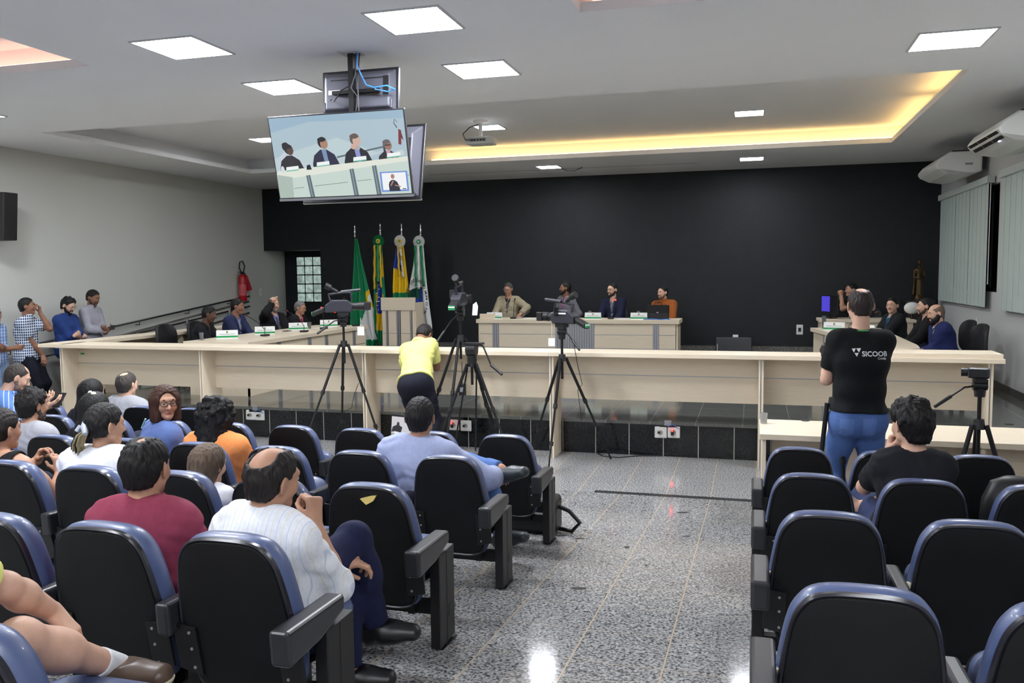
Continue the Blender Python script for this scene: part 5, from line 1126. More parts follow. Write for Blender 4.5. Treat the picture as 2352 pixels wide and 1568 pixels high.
for sgx in (-1, 1):
    m = MB(); m.tube([(sgx*.05, 0, Az-.04), (sgx*.12-.1, .02, .2)], .009, 6); m.build('leg_rod', M_BLKM, td, True)
# right tripod
Cc = atY(1291, 822, 8.7); tripod(tuple(Cc), [(-1.99, 8.62-.35), (-1.5, 9.2), (-2.42, 9.25)], 'black tripod right of centre standing at the edge of the aisle', handle=(.15, -.12, -.02))
big_camera((Cc[0], Cc[1], Cc[2]+.345), math.radians(62), 'black video camera on the right tripod pointing left', 0)
p = atY(1267, 742, 8.75); tagcord(*p, .16, .075, 'white card hanging on a thin string from the right video camera')
# small camcorder before the low desk
E_ = atY(2248, 975, 6.62); tripod(tuple(E_), [(E_[0]-.26, 6.5), (E_[0]+.27, 6.5), (E_[0], 6.85)], 'short black tripod with the small camcorder before the low desk', handle=(-.22, -.1, .0))
t = thing('camcorder', (E_[0]-.02, E_[1], E_[2]+.33), 'small black camcorder on the short tripod at the right', 'camcorder'); t.rotation_euler = (0, 0, math.radians(75))
m = MB(); m.box((-.035, -.08, 0), (.035, .06, .075)); m.build('body', M_DGREY, t, bevel=.015); m = MB(); m.cyl((0, .06, .04), (0, .1, .04), .03, n=16); m.build('lens', M_BLK, t, True); m = MB(); m.box((.035, -.03, .015), (.037, .02, .04)); m.build('label', M_PAPER, t); m = MB(); m.box((-.05, -.06, .01), (-.038, .05, .07)); m.build('flip_screen', M_BLK, t, bevel=.004)
# tripod folded at the side of the black t-shirt man
Fp = atY(1916, 925, 6.35); tripod(tuple(Fp), [(Fp[0]-.14, 6.3), (Fp[0]+.1, 6.4), (Fp[0]+.02, 6.62)], 'thin black tripod at the left hip of the man in the black printed t-shirt', head=False)
# floor sockets on the riser, with plugs and cables
for a, b, lab, red in ((577, 952, 'left white socket plate on the dark riser behind the curly haired woman', 0), (598, 953, 'right white socket plate on the dark riser behind the curly haired woman', 0), (1043, 975, 'white socket plate with a red light below the middle tripods', 1), (1071, 977, 'white socket plate with cables below the middle tripods', 0), (1518, 992, 'left white socket plate on the dark riser beside the aisle', 0), (1548, 992, 'right white socket plate with a red lit plug beside the aisle', 1)):
    p = atY(a, b, YS); t = thing('floor_socket', (p[0], YS, p[2]), lab, 'socket', 'white socket plates on the stage riser')
    m = MB(); m.box((-.068, -.02, -.065), (.068, 0, .065)); m.build('plate', M_PLASTW, t, bevel=.012); m = MB(); m.cyl((.0, -.021, .0), (.0, -.03, .0), .022, n=14); m.build('outlet', mat('outlet_grey', (150, 146, 136), .5), t, True)
    m = MB(); m.box((-.03, -.05, -.03), (.0, -.025, .03)) if red else m.cyl((-.02, -.021, 0), (-.02, -.045, 0), .014, n=10); m.build('plug', M_BLK, t)
    if red: m = MB(); m.sphere((-.015, -.055, .025), .012, 8); m.build('pilot_light', M_RED, t, True)
for a, b, lab in ((588, 938, 'small white cable box above the sockets behind the curly haired woman'), (1534, 972, 'small cable box above the sockets beside the aisle')):
    p = atY(a, b, YS); m = MB(); m.box((-.035, -.03, -.02), (.04, 0, .035)); m.box((-.09, -.02, -.04), (.09, -.005, -.015), mi=1); m.tube([(.0, -.03, -.03), (.06, -.05, -.0), (.12, -.03, -.05)], .004, 6, mi=2); o = m.build('cable_box', [M_ALU, M_BLK, mat('blue_cable', (64, 140, 225), .4)]); o.location = (p[0], YS, p[2]); tag(o, lab, 'cable box')
m = MB(); pts = [atZ(a, b, .008) for a, b in ((1372, 1040), (1385, 1047), (1420, 1050), (1470, 1046), (1500, 1046), (1520, 1046))]; m.tube(pts, .007, 6); tag(m.build('floor_cable', M_BLK, smooth=True, org=pts[2]), 'black cable lying on the floor along the foot of the dark riser', 'cable')
for (x0, y0_, x1, y1_, lab) in ((823, 880, 775, 985, 'thin black cable hanging from the counter beside the left tripod'), (1318, 790, 1336, 965, 'black cable hanging behind the right tripod')):
    m = MB(); pa, pb = atY(x0, y0_, 9.02), atY(x1, y1_, 9.02); m.tube([pa, pa+(pb-pa)*.3+V(.02, 0, 0), pa+(pb-pa)*.5+V(.05, 0, -.02), pa+(pb-pa)*.6+V(-.01, 0, 0), pb], .004, 5); tag(m.build('cable', M_BLK, smooth=True, org=pa), lab, 'cable')
p = atY(1062, 893, 8.75); t = thing('power_adapter', p, 'black power adapter hanging under the middle tripod', 'adapter'); m = MB(); m.box((-.04, -.02, -.07), (.04, .02, .06)); m.build('brick', M_BLK, t, bevel=.008); m = MB(); m.box((-.02, -.021, -.03), (.02, -.02, .02)); m.build('label', M_ALU, t); m = MB(); m.tube([(0, 0, .06), (.0, .0, .3)], .004, 6); m.build('cord', M_BLK, t)
# preview monitor standing on the floor between the chairs and the counter
p0 = atY(893, 1015, 8.2); t = thing('preview_monitor', (p0[0]+.17, 8.2, 0), 'slim monitor standing on the floor left of the man in yellow, showing the meeting', 'monitor'); t.rotation_euler = (math.radians(-6), 0, math.radians(-16))
zc = float(atY(893, 985, 8.2)[2]); m = MB(); m.box((-.2, -.015, zc-.17), (.2, .015, zc+.15)); m.build('housing', M_BLK, t, bevel=.005); m = MB(); m.box((-.03, .0, 0), (.03, .02, zc)); m.box((-.14, -.08, 0), (.14, .1, .015)); m.build('stand', M_BLK, t)
picture(t, .37, .27, [((206, 204, 210), [(0, 0), (1, 0), (1, 1), (0, 1)]), ((40, 40, 44), [(0, .4), (.35, .38), (.4, .6), (.3, .66), (.24, .78), (.17, .66), (.05, .6)]), ((70, 54, 50), ov(.24, .72, .05, .08)), ((150, 140, 140), [(.0, .0), (1, .0), (1, .3), (.1, .36), (0, .3)]), ((206, 180, 170), [(.05, .0), (1, 0), (1, .27), (.12, .33)]), ((240, 240, 240), [(.1, .33), (.3, .31), (.3, .4), (.1, .42)])], y=-.017).location = (0, 0, zc-.01)

# ------------------------------------------------------------------ auditorium chairs
M_VINYL = mat('blue_vinyl', (76, 90, 130), .4, spec=.9, coat=.15, bump=.05, bscale=300, var=.05, vscale=12)
M_SHELL = mat('black_chair_shell', (15, 16, 18), .6, spec=.3, bump=.12, bscale=420, var=.12, vscale=6)
M_RIM = mat('black_chair_rim', (34, 34, 42), .28)
M_ARM = mat('black_armrest', (44, 44, 48), .36)
M_STEEL = mat('black_chair_steel', (16, 16, 18), .45)
BT = .78                                  # top of the back above the floor
def outline(grow=0, n=56):
    cp = [(.0, .215), (.12, .218), (.178, .26), (.203, .4), (.208, .48), (.184, .66), (.155, .735), (.105, .772), (.0, .78)]
    cp = cp+[(-x, z) for x, z in cp[::-1][1:-1]]
    k = len(cp); P = []
    for i in range(k):
        p0, p1, p2, p3 = [V(cp[(i+q-1) % k]) for q in range(4)]
        for t in np.linspace(0, 1, 4, endpoint=False): P.append(.5*((2*p1)+(p2-p0)*t+(2*p0-5*p1+4*p2-p3)*t*t+(3*p1-p0-3*p2+p3)*t**3))
    P = np.array(P); c = V(0, .5)
    if grow: d = P-c; P = P+d/np.linalg.norm(d, axis=1)[:, None]*grow
    return P
def back_ring(grow, y): return [V(x, y+(BT-z)*.2, z) for x, z in outline(grow)]
def make_chair(side, up, aisle=0, torn=False):
    t = thing('auditorium_chair', (0, 0, 0), 'chair', 'chair', 'blue and black auditorium chairs'); s = 1 if side == 'L' else -1     # armrest on the aisle side
    m = MB(); rr = [(-.12, -.012), (-.03, -.012), (-.01, -.009), (-.004, .0)]
    m.rings([back_ring(g, y) for g, y in rr]+[back_ring(-.004, .012)]); m.build('back_shell', M_SHELL, t, True)
    m = MB(); m.rings([back_ring(-.006, -.004), back_ring(.0, -.009), back_ring(.006, -.003), back_ring(.006, .012), back_ring(0, .014)]); m.build('back_rim', M_RIM, t, True)
    m = MB(); m.rings([back_ring(0, .01), back_ring(.008, .02), back_ring(.013, .042), back_ring(.011, .068), back_ring(-.001, .088), back_ring(-.035, .102), back_ring(-.11, .108)]); m.build('back_cushion', M_VINYL, t, True)
    # seat
    def ring(g, z, w=.2, d=.17 if up else .2): return [V((w+g)*np.sign(c)*abs(c)**.45, (d+g)*np.sign(q)*abs(q)**.45, z) for c, q in ((math.cos(a), math.sin(a)) for a in np.linspace(0, 2*math.pi, 40, endpoint=False))]
    R = rotx(math.radians(66)) if up else rotx(math.radians(4)); T = V(0, .36, .335) if not up else V(0, .25, .39)
    m = MB().frame(R, T); m.rings([ring(-.03, 0), ring(0, .012), ring(.005, .04), ring(-.002, .065), ring(-.04, .08), ring(-.12, .085)]); m.build('seat_cushion', M_VINYL, t, True)
    m = MB().frame(R, T); m.rings([ring(-.06, -.035), ring(-.004, -.02), ring(.004, .0), ring(.002, .012), ring(-.02, .014)]); m.build('seat_pan', M_RIM, t, True)
    ax = .2475*s
    m = MB(); m.box((ax-.018, .15, .02), (ax+.03, .34, .45)) if s > 0 else m.box((ax-.03, .15, .02), (ax+.018, .34, .45)); m.box((ax-.02, .235, .0), (ax+.032*s if s > 0 else ax+.02, .245, .45)); m.build('end_post', M_STEEL, t, bevel=.004)
    m = MB(); hw = .036 if aisle else .027; q0 = ax-hw; y9 = -.1 if aisle else (.0 if side == 'L' else -.08); m.prism([(q0, y9, .548), (q0, .27, .535), (q0, .27, .48), (q0, .1, .44), (q0, y9+.01, .43)], (2*hw, 0, 0)); m.build('armrest', M_ARM, t, bevel=.014, seg=3)
    m = MB(); m.box((ax-.03, .14, -.03), (ax+.03, .36, .006)); m.build('foot_plate', M_STEEL, t)
    m = MB(); m.box((-.213 if s > 0 else -.28, .26, .13), (.28 if s > 0 else .213, .31, .19)); m.build('beam', M_STEEL, t, bevel=.003)
    for sx in (-1, 1):
        m = MB()
        pts = [(sx*.15, .46), (sx*.235, .47), (sx*.235, .3), (sx*.15, .28)]
        m.prism([(x, (BT-z)*.2-.02, z) for x, z in pts], (0, .012, 0)); b = m.build('side_bracket', M_STEEL, t, bevel=.002)
        for z in (.44, .38, .31): m = MB(); y = (BT-z)*.2-.02; m.cyl((sx*.175, y, z), (sx*.175, y-.004, z), .0055, n=8); m.build('screw', M_ALU, b, True)
    m = MB(); m.box((-.13, .2, .15), (-.1, .3, .3)); m.build('seat_hinge', M_STEEL, t); m = MB(); m.box((.1, .2, .15), (.13, .3, .3)); m.build('seat_hinge', M_STEEL, t)
    if side == 'R': m = MB(); y = (BT-.5)*.2+.02; m.box((-.23, y-.02, .47), (-.205, y+.0, .535)); m.build('cloth_tag', mat('cream_tag', (214, 208, 180), .8), t)
    if torn: m = MB(); m.prism([(-.02, -.018, .735), (.03, -.015, .75), (.055, -.014, .753), (.04, -.018, .728), (.01, -.022, .712)], (0, .012, 0)); m.build('torn_patch', mat('yellow_foam', (206, 184, 110), .9), t)
    return t
PROTO = {(a, b, c): make_chair(a, b, c) for a in 'LR' for b in (0, 1) for c in (0, 1)}
used_p = set(); bpy.context.view_layer.update()
for o in list(PROTO.values()):
    for q in [o]+list(o.children_recursive): KIDS[q.name] = list(q.children)
ORD = ['at the aisle', 'second from the aisle', 'third from the aisle', 'fourth from the aisle', 'fifth from the aisle', 'sixth from the aisle', 'seventh from the aisle', 'eighth from the aisle', 'ninth from the aisle', 'tenth from the aisle', 'eleventh from the aisle']
ROWN = {0: 'nearest row', 1: "white striped shirt man's row", 2: "white topped woman's row", 3: "light blue shirt man's row", 4: 'row behind the foremost', 5: 'the front row'}
RROWN = {1: 'row nearest the viewer', 2: 'second row from the viewer', 3: "young man's row", 4: 'front row by the low desk'}
def put(side, up, x, y, label, torn=False, rz=0, aisle=0):
    key = (side, up, aisle)
    if torn: o = make_chair(side, up, aisle, True)
    elif key in used_p: o = dup(PROTO[key])
    else: o = PROTO[key]; used_p.add(key)
    o.location = (x, y, fz(y+.25)); o.rotation_euler = (0, 0, rz); o['label'] = label; return o
PIT = {1: .495, 2: .497, 3: .535, 4: .54, 5: .54}
ROWY = {1: 2.28, 2: 3.31, 3: 4.3, 4: 5.42, 5: 6.45}
COUNT = {1: 4, 2: 6, 3: 8, 4: 9, 5: 11}
UPS = {(4, 0), (4, 1), (4, 2), (4, 3), (3, 1), (3, 2), (5, 0), (5, 1)}
for r in (1, 2, 3, 4):
    for k in range(COUNT[r]):
        put('L', 1 if (r, k) in UPS else 0, -1.61-PIT[r]*k, ROWY[r], 'audience chair, left block, %s, %s%s' % (ROWN[r], ORD[k], ', back torn' if (r, k) == (2, 0) else ''), torn=(r, k) == (2, 0), aisle=int(k == 0))
for k in range(6, 11): put('L', 0, -1.61-PIT[5]*k, ROWY[5], 'audience chair, foremost row at the far left, %s' % ORD[k])
put('L', 0, -1.69, 1.36, 'blue cushioned audience chair cut by the bottom left corner, seat pad showing')
put('L', 0, -2.19, 1.36, 'audience chair of the man with bare legs in the bottom left corner')
for r in (1, 2, 3, 4):
    for k in range({1: 3, 2: 4, 3: 5, 4: 5}[r]):
        if r == 4 and k in (2,) and False: continue
        put('R', 0 if (r, k) == (3, 1) else 1, .285+.5*k, ROWY[r], 'audience chair, right block, %s, %s' % (RROWN[r], ORD[k]), aisle=int(k == 0))
for key, o in PROTO.items():
    if key not in used_p:
        for q in list(o.children_recursive)+[o]: bpy.data.objects.remove(q)
m = MB(); m.rings([[V(.16*math.cos(a)*s_, .1*math.sin(a)*s_, z) for a in np.linspace(0, 6.2832, 24, endpoint=False)] for s_, z in ((.9, 0), (1, .08), (.95, .2), (.7, .3), (.3, .33))]); o = m.build('backpack', M_BLK, smooth=True); o.location = (1.33, 4.95, fz(5)+.4); tag(o, 'dark bag lying on the seat right of the young man in black', 'bag')
t = thing('bag', (-1.62, 6.0, fz(6.0)), 'black bag with a strap on the floor under the chair at the aisle end', 'bag')
m = MB(); m.box((-.22, -.12, 0), (.26, .12, .27)); m.build('body', M_BLK, t, bevel=.04, seg=3); m = MB(); m.tube([(.24, .0, .2), (.34, -.02, .17), (.42, -.03, .09), (.36, -.02, .02), (.25, 0, .03)], .016, 8); m.build('strap', M_BLKM, t, True)

# ------------------------------------------------------------------ everybody in the room
RESK = 1.0
A3 = lambda p: V(*p)
def seat(px, py, Y, dy=0, z=.43, dx=0, zz=None):
    """head centre on its sight line at depth Y; pelvis on the seat below"""
    h = atY(px, py, Y); y = Y+dy; return h, V(h[0]+dx, y, (fz(y) if zz is None else zz)+z)
def shirtmat(name, col, stripes): return wave_stripes(cloth(name, col), *stripes)
# --- near audience
h, P = seat(628, 1102, 2.66, -.02, .44, -.02)
kR, aR = atY(752, 1238, 3.0), atY(862, 1432, 3.12); kL, aL = atY(700, 1330, 3.02), atY(800, 1500, 2.95); aL[2] = fz(2.95)+.09
WST = shirtmat('white_striped_shirt', (226, 228, 234), ('X', 26, (196, 204, 222), .06, None, (222, 216, 200)))
white21 = person('man in a white striped shirt, chin on his fist, legs crossed', h, P, 12, 22, 8, 6, .97, 'tan', 'short', (34, 30, 28), ('shirt', WST, {'sleeve': 'elbow', 'hem': .14, 'e': .02, 'es': .018}), pants=(26, 30, 62), shoes=(22, 22, 24), wide=1.07, belly=.05,
    armR=('w', atY(722, 1200, 2.82)), armL=('w', atY(768, 1300, 2.86)), pole=((.55, -.25, -.9), (-.3, -.2, -.9)), hdir=(V(-.12, .25, .95), V(.8, .5, .1)), palm=((-.9, .2, 0), (.2, .3, -.9)), curl=(1.15, .6), knees=(kR, kL), ankles=(aR, aL), footdir=V(.94, .25, .12), res=.0052,
    bald=((0, -.075, .095, .058, .06, .05), (0, -.02, .135, .05, .06, .03)), legpole=(V(.1, .6, 1), V(0, .6, 1)))
h, P = seat(337, 1076, 2.62, -.02, .44)
person('man in a maroon polo shirt seen from behind, beside the white shirted man', h, P, -10, -8, 6, 0, .95, 'tan', 'short', (20, 18, 18), ('polo', cloth('maroon_polo', (138, 56, 78)), {'sleeve': 'short', 'hem': .1, 'e': .018}), pants=(34, 36, 46), wide=.98, belly=.03,
    armR=('t', (.1, .34, -.34)), armL=('t', (-.1, .34, -.36)), knees=(atY(440, 1200, 3.12), atY(330, 1260, 3.0)), res=.0055, bald=((0, -.06, .13, .03, .04, .022), (0.01, .02, .14, .04, .06, .02)), legpole=(V(.1, .5, 1), V(0, .5, 1)))
h, P = seat(966, 960, 4.68, -.02, .44, -.02)
person('man in a light blue shirt with one ankle crossed on his knee, seen from behind', h, P, -4, -6, 4, 0, 1.0, 'tan', 'short', (26, 24, 24), ('shirt', cloth('light_blue_shirt', (160, 168, 200)), {'sleeve': 'long', 'hem': .16, 'e': .02, 'es': .024}), pants=(88, 120, 176), shoes=(46, 52, 56), wide=1.16, belly=.05,
    armR=('w', atY(1146, 1092, 5.02)), armL=('t', (-.16, .3, -.4)), pole=((.8, -.5, -.35), None), knees=(atY(1108, 1120, 5.1), atY(985, 1100, 5.15)), ankles=(atY(1152, 1225, 5.05), atY(1150, 1078, 4.95)), footdir=V(.85, -.25, .35), res=.0075, legpole=(V(.1, .6, 1), V(-1, .3, .05)))
h, P = seat(2092, 976, 4.78, -.02, .44)
person('young man in a black t-shirt, hand to his mouth, seated in the right block', h, P, -4, -26, 6, 0, 1.0, 'light', 'thick', (22, 20, 20), ('tee', cloth('black_tee', (30, 30, 36)), {'sleeve': 'short', 'hem': .1, 'e': .016}), pants=(52, 62, 96), wide=.9,
    armL=('h', (-.045, .135, -.16)), armR=('t', (-.2, .26, -.3)), hdir=(V(-.9, .2, .1), V(.25, .25, .9)), palm=((0, -.9, 0), (.7, -.5, 0)), curl=(.3, .9), pole=((.5, .2, -.8), (-.4, .3, -.9)), res=.007, headscale=1.06)
h, P = seat(482, 1068, 3.72, -.02, .33)
person('child with long brown hair leaning beside an empty chair, seen from behind', h, P, 8, 6, 10, 0, .74, 'light', 'long', (92, 76, 62), ('tee', cloth('white_tee', (222, 220, 224)), {'sleeve': 'short', 'hem': .1}), pants=(60, 70, 100), res=.0065, sex='f', headscale=1.18)
h, P = seat(502, 955, 4.78, -.02, .42)
person('woman with black curly hair and an orange top, seen from behind', h, P, 5, 0, 8, 0, .95, 'brown', 'curly', (16, 15, 16), ('tee', cloth('orange_top', (236, 146, 84)), {'sleeve': 'elbow', 'hem': .1, 'e': .02, 'es': .03}), pants=(40, 44, 60), res=.0075, sex='f', wide=1.12)
h, P = seat(380, 925, 4.82, -.02, .4, -.06)
person('woman with glasses and straight brown hair in a blue blouse, looking back at the viewer', h, P, 35, 128, 3, 0, .94, 'tan', 'bob', (62, 38, 28), ('tee', cloth('blue_blouse', (96, 116, 168)), {'sleeve': 'elbow', 'hem': .1, 'e': .018, 'es': .028}), pants=(40, 44, 60), res=.0058, sex='f', wide=1.05, glasses='dark', armL=('t', (-.2, .3, -.3)), armR=('t', (.05, .36, -.3)))
h, P = seat(243, 978, 3.74, -.02, .42)
pony = person('woman with tied dark hair and a white top, pale hair clip, seen from behind', h, P, -4, 22, 6, 0, .95, 'olive', 'tied', (30, 27, 26), ('tee', cloth('white_top', (226, 226, 232)), {'sleeve': 'short', 'hem': .1, 'e': .02}), pants=(46, 50, 70), res=.006, sex='f', wide=1.2, belly=.03, armR=('t', (.22, .3, -.34)))
h, P = seat(6, 988, 3.72, -.02, .42)
strap = person('woman with bare shoulders and a black strap, fingers together, at the left edge', h, P, 0, 8, 4, 0, .95, 'tan', 'tied', (34, 29, 27), ('tank', cloth('black_tank', (24, 24, 26)), {'sleeve': 'none', 'hem': .1}), pants=(40, 44, 60), res=.006, sex='f', wide=1.12,
    armR=('w', atY(138, 1085, 4.05)), armL=('w', atY(85, 1058, 4.15)), hdir=(V(-.2, .1, .95), V(.55, .05, .8)), palm=((-.9, .2, 0), (.9, 0, -.2)), curl=(.75, .7), pole=((.6, -.2, -.8), (-.4, .2, -.9)))
h, P = seat(76, 932, 4.78, -.02, .42)
person('man with thick dark hair and a grey t-shirt at the left, turned to the right', h, P, 0, 12, 6, 0, .95, 'tan', 'thick', (30, 27, 26), ('tee', cloth('grey_tee', (172, 172, 178)), {'sleeve': 'short', 'hem': .1}), pants=(40, 44, 60), res=.0075, beard=.0005, bcol=(70, 54, 48))
h, P = seat(40, 868, 6.05, -.25, .44, -.22)
STR = shirtmat('blue_striped_shirt', (94, 132, 196), ('D', 19, (206, 216, 232), .16))
stripe = person('man in a blue striped shirt bending over his phone at the left edge', h, P, 34, 40, 28, 0, 1.0, 'light', 'fade', (62, 56, 52), ('shirt', STR, {'sleeve': 'elbow', 'hem': .12, 'e': .016}), pants=(30, 36, 62), res=.008, wide=1.1, beard=.0005, bcol=(128, 106, 92),
    armR=('w', atY(106, 935, 6.05)), armL=('w', atY(92, 925, 6.15)), hdir=(V(.8, .3, .3), V(.7, .0, .3)), palm=((-.2, .2, .9), (.2, 0, .9)), knees=(atY(128, 895, 6.2), atY(60, 960, 6.0)), legpole=(V(.1, .5, 1), V(0, .5, 1)), bald=((0, .05, .12, .06, .05, .04),))
h, P = seat(213, 903, 5.86, -.02, .42)
person('woman with straight black hair behind the one with the white hair pin', h, P, 0, 4, 4, 0, .95, 'olive', 'long', (18, 17, 18), ('tee', cloth('dark_top', (40, 38, 44)), {'sleeve': 'short', 'hem': .1}), res=.009, sex='f')
h, P = seat(222, 940, 4.8, -.02, .4)
pin = person('woman with long black hair and a white round hair pin', h, P, -2, -2, 6, 0, .95, 'olive', 'long', (20, 19, 20), ('tee', cloth('black_top', (26, 26, 30)), {'sleeve': 'short', 'hem': .1}), res=.008, sex='f')
h, P = seat(292, 884, 6.9, -.02, .43)
person('balding man in a grey shirt seen from behind, foremost row on the left', h, P, -2, 4, 6, 0, 1.02, 'light', 'short', (66, 60, 56), ('shirt', cloth('grey_shirt', (158, 158, 164)), {'sleeve': 'elbow', 'hem': .12, 'e': .018}), res=.008, wide=1.1, bald=((0, -.06, .12, .045, .05, .035),))
# man cut by the bottom left corner: arm resting over bare crossed legs
K = atY(60, 1425, 1.72); P = V(K[0]-.12, K[1]-.4, fz(1.4)+.43)
person('man in shorts with bare crossed legs and brown shoe, cut by the left edge', atY(-40, 1280, 1.62)+V(-.17, -.03, .21), P, 14, 14, 10, 0, .93, 'light', 'short', (40, 34, 30), ('tee', cloth('yellow_tee', (226, 226, 128)), {'sleeve': 'short', 'hem': .1}), pants=cloth('blue_shorts', (58, 92, 170)), shoes=(84, 66, 54), shorts=True, sockcol=(226, 226, 228), res=.0052,
    knees=(K+V(.05, .0, 0), K+V(-.1, .05, -.05)), ankles=(atY(258, 1528, 1.98), V(K[0]-.25, 1.62, fz(1.62)+.09)), footdir=V(.95, .1, .22), legpole=(V(.3, .6, 1), V(0, .6, 1)), armR=('w', atY(142, 1412, 1.92)), armL=('t', (-.1, .3, -.3)), hdir=(V(.7, .15, -.75), None), palm=((-.2, .3, -.9), None), curl=(.5, .5), pole=((.8, -.3, .25), None))
# --- standing in front
fl = fz(6.4); h = atY(1975, 703, 6.4)
sic = person('man in a black printed t-shirt and jeans, standing with his back to the viewer', h, V(h[0]+.0, 6.36, fl+.9), -6, -14, 6, 0, 1.02, 'light', 'fade', (50, 42, 40), ('tee', cloth('black_print_tee', (17, 18, 21), fold=.25), {'sleeve': 'short', 'hem': -.055, 'e': .018, 'collar': False}), 'stand', (80, 108, 164), (40, 40, 44), wide=1.0, floor=fl, res=.006,
    armL=('w', atY(1908, 818, 6.6)), armR=('t', (-.02, .34, -.28)), pole=((.5, -.3, -.8), (-.3, -.5, -1)), hdir=(V(-.7, .3, .3), V(.1, .5, .8)), palm=((0, -.9, 0), (.9, .2, 0)), curl=(.9, .9), bald=((0, -.055, .13, .045, .055, .045), (0, .05, .13, .06, .06, .04)))
h = atY(974, 770, 9.12)
person('man in a yellow polo shirt leaning on the counter, back to the viewer', h, V(-3.5, 8.48, .86), 6, 8, 58, 0, 1.02, 'brown', 'short', (30, 26, 25), ('polo', cloth('yellow_polo', (228, 226, 136)), {'sleeve': 'short', 'hem': -.03, 'e': .02}), 'stand', (24, 26, 38), (20, 20, 22), wide=.95, belly=.03, floor=0, res=.0075,
    armL=('v', (-.1, .3, -.24)), armR=('v', (-.03, .34, -.2)), pole=((.35, .2, -.9), (-.9, -.1, -.6)), palm=((-.5, 0, -.7), (.5, 0, -.7)))
# --- along the left wall
CHK = shirtmat('checked_shirt', (52, 72, 110), ('D', 26, (208, 216, 226), .32, 'Z', (208, 216, 226)))
def stand(px, py, X, z0, **k): h = atX(px, py, X); return h, V(h[0]-.03, h[1], z0)
h, P = stand(63, 704, -10.2, .93)
person('man in a checked shirt leaning on the wall, hand at his mouth', h, P, 68, 52, 0, 0, 1.03, 'brown', 'short', (22, 20, 20), ('shirt', CHK, {'sleeve': 'short', 'hem': .14, 'e': .018}), 'stand', (24, 26, 38), (30, 28, 28), floor=.02, res=.009,
    armL=('h', (-.05, .15, -.1)), armR=('t', (-.02, .2, -.48)), hdir=(V(.4, -.3, -.5), V(-.1, 0, .95)), palm=((-.6, -.5, 0), (.5, -.6, 0)), pole=((.8, -.3, -.6), (0, .8, -1)), curl=(.5, .6), wide=1.02)
h, P = stand(157, 702, -10.2, .95)
person('bearded man with glasses in a navy shirt, arms folded, by the left wall', h, P, 84, 84, 24, 0, 1.0, 'light', 'thick', (18, 17, 18), ('shirt', cloth('navy_shirt', (38, 62, 120)), {'sleeve': 'roll', 'hem': .14, 'e': .018}), 'stand', (28, 30, 40), floor=.07, res=.009, wide=1.1, beard=.006, glasses='thin',
    armR=('t', (-.14, .2, -.28)), armL=('t', (.14, .23, -.25)), hdir=(V(-.1, -.6, .3), V(.1, .7, .3)), palm=((0, -.9, .2), (0, -.9, 0)), pole=((.8, .0, -.7), (-.8, .0, -.7)))
h, P = stand(214, 684, -10.2, 1.0)
phoneman = person('man in a grey shirt looking down at his phone by the left wall', h, P, 84, 84, 22, 0, 1.02, 'brown', 'short', (20, 18, 18), ('shirt', cloth('pale_grey_shirt', (160, 160, 170)), {'sleeve': 'long', 'hem': .14, 'e': .018}), 'stand', (24, 24, 30), floor=.15, res=.009, beard=.0005, bcol=(66, 48, 40),
    armR=('t', (.02, .28, -.3)), armL=('t', (.08, .27, -.33)), hdir=(V(.2, -.7, .2), V(.3, .4, .3)), palm=((-.5, -.2, .6), (.4, -.3, .7)), pole=((.7, -.3, -.8), (-.7, -.3, -.8)))
p = phoneman['arms'][0][2]+V(.12, -.02, .05); m = MB(); m.cbox((0, 0, 0), (.075, .15, .01), rotz(.5) @ rotx(.4)); o = m.build('mobile_phone', M_BLK, bevel=.003); o.location = p; tag(o, 'dark phone held by the man in the grey shirt by the left wall', 'phone')
h, P = stand(-14, 722, -10.2, .93)
person('man in a pale blue patterned shirt, arms folded, cut by the left edge', h, P, 80, 80, 5, 0, 1.0, 'brown', 'short', (22, 20, 20), ('shirt', shirtmat('patterned_shirt', (126, 150, 192), ('Z', 22, (82, 108, 168), .3, 'D', (176, 192, 216))), {'sleeve': 'elbow', 'hem': .14, 'e': .018}), 'stand', (120, 140, 170), floor=0, res=.011, armR=('t', (-.12, .22, -.26)), armL=('t', (.14, .24, -.22)), palm=((0, -.9, 0), (0, -.9, 0)))
# --- seated behind the left table
def desk(px, py, X=None, Y=None, dz=.5, dp=(0, 0)):
    h = atX(px, py, X) if X is not None else atY(px, py, Y); return h, V(h[0]+dp[0], h[1]+dp[1], STAGE_Z+dz)
h, P = desk(481, 722, -8.0, None, .48, (-.22, .0))
person('man in a black suit with his head lowered, nearest on the left table', h, P, 72, 66, 18, 0, 1.0, 'dark', 'short', (20, 18, 18), ('suit', cloth('black_suit', (26, 26, 30)), {'shirt': (52, 52, 60)}), floor=STAGE_Z, res=.011, wide=1.06, armR=('t', (.12, .46, -.34)), armL=('t', (-.05, .5, -.3)))
h, P = desk(546, 704, -8.02, None, .5, (-.12, .0))
person('man in a blue suit and pale tie, second on the left table', h, P, 92, 74, 10, 0, 1.0, 'brown', 'short', (18, 17, 17), ('suit', cloth('blue_suit', (38, 44, 76)), {'shirt': (112, 134, 180), 'tie': (150, 150, 170)}), floor=STAGE_Z, res=.011, wide=1.04, armR=('t', (.15, .42, -.4)), armL=('t', (-.12, .44, -.38)))
h, P = desk(629, 699, -8.0, None, .5, (-.06, .0))
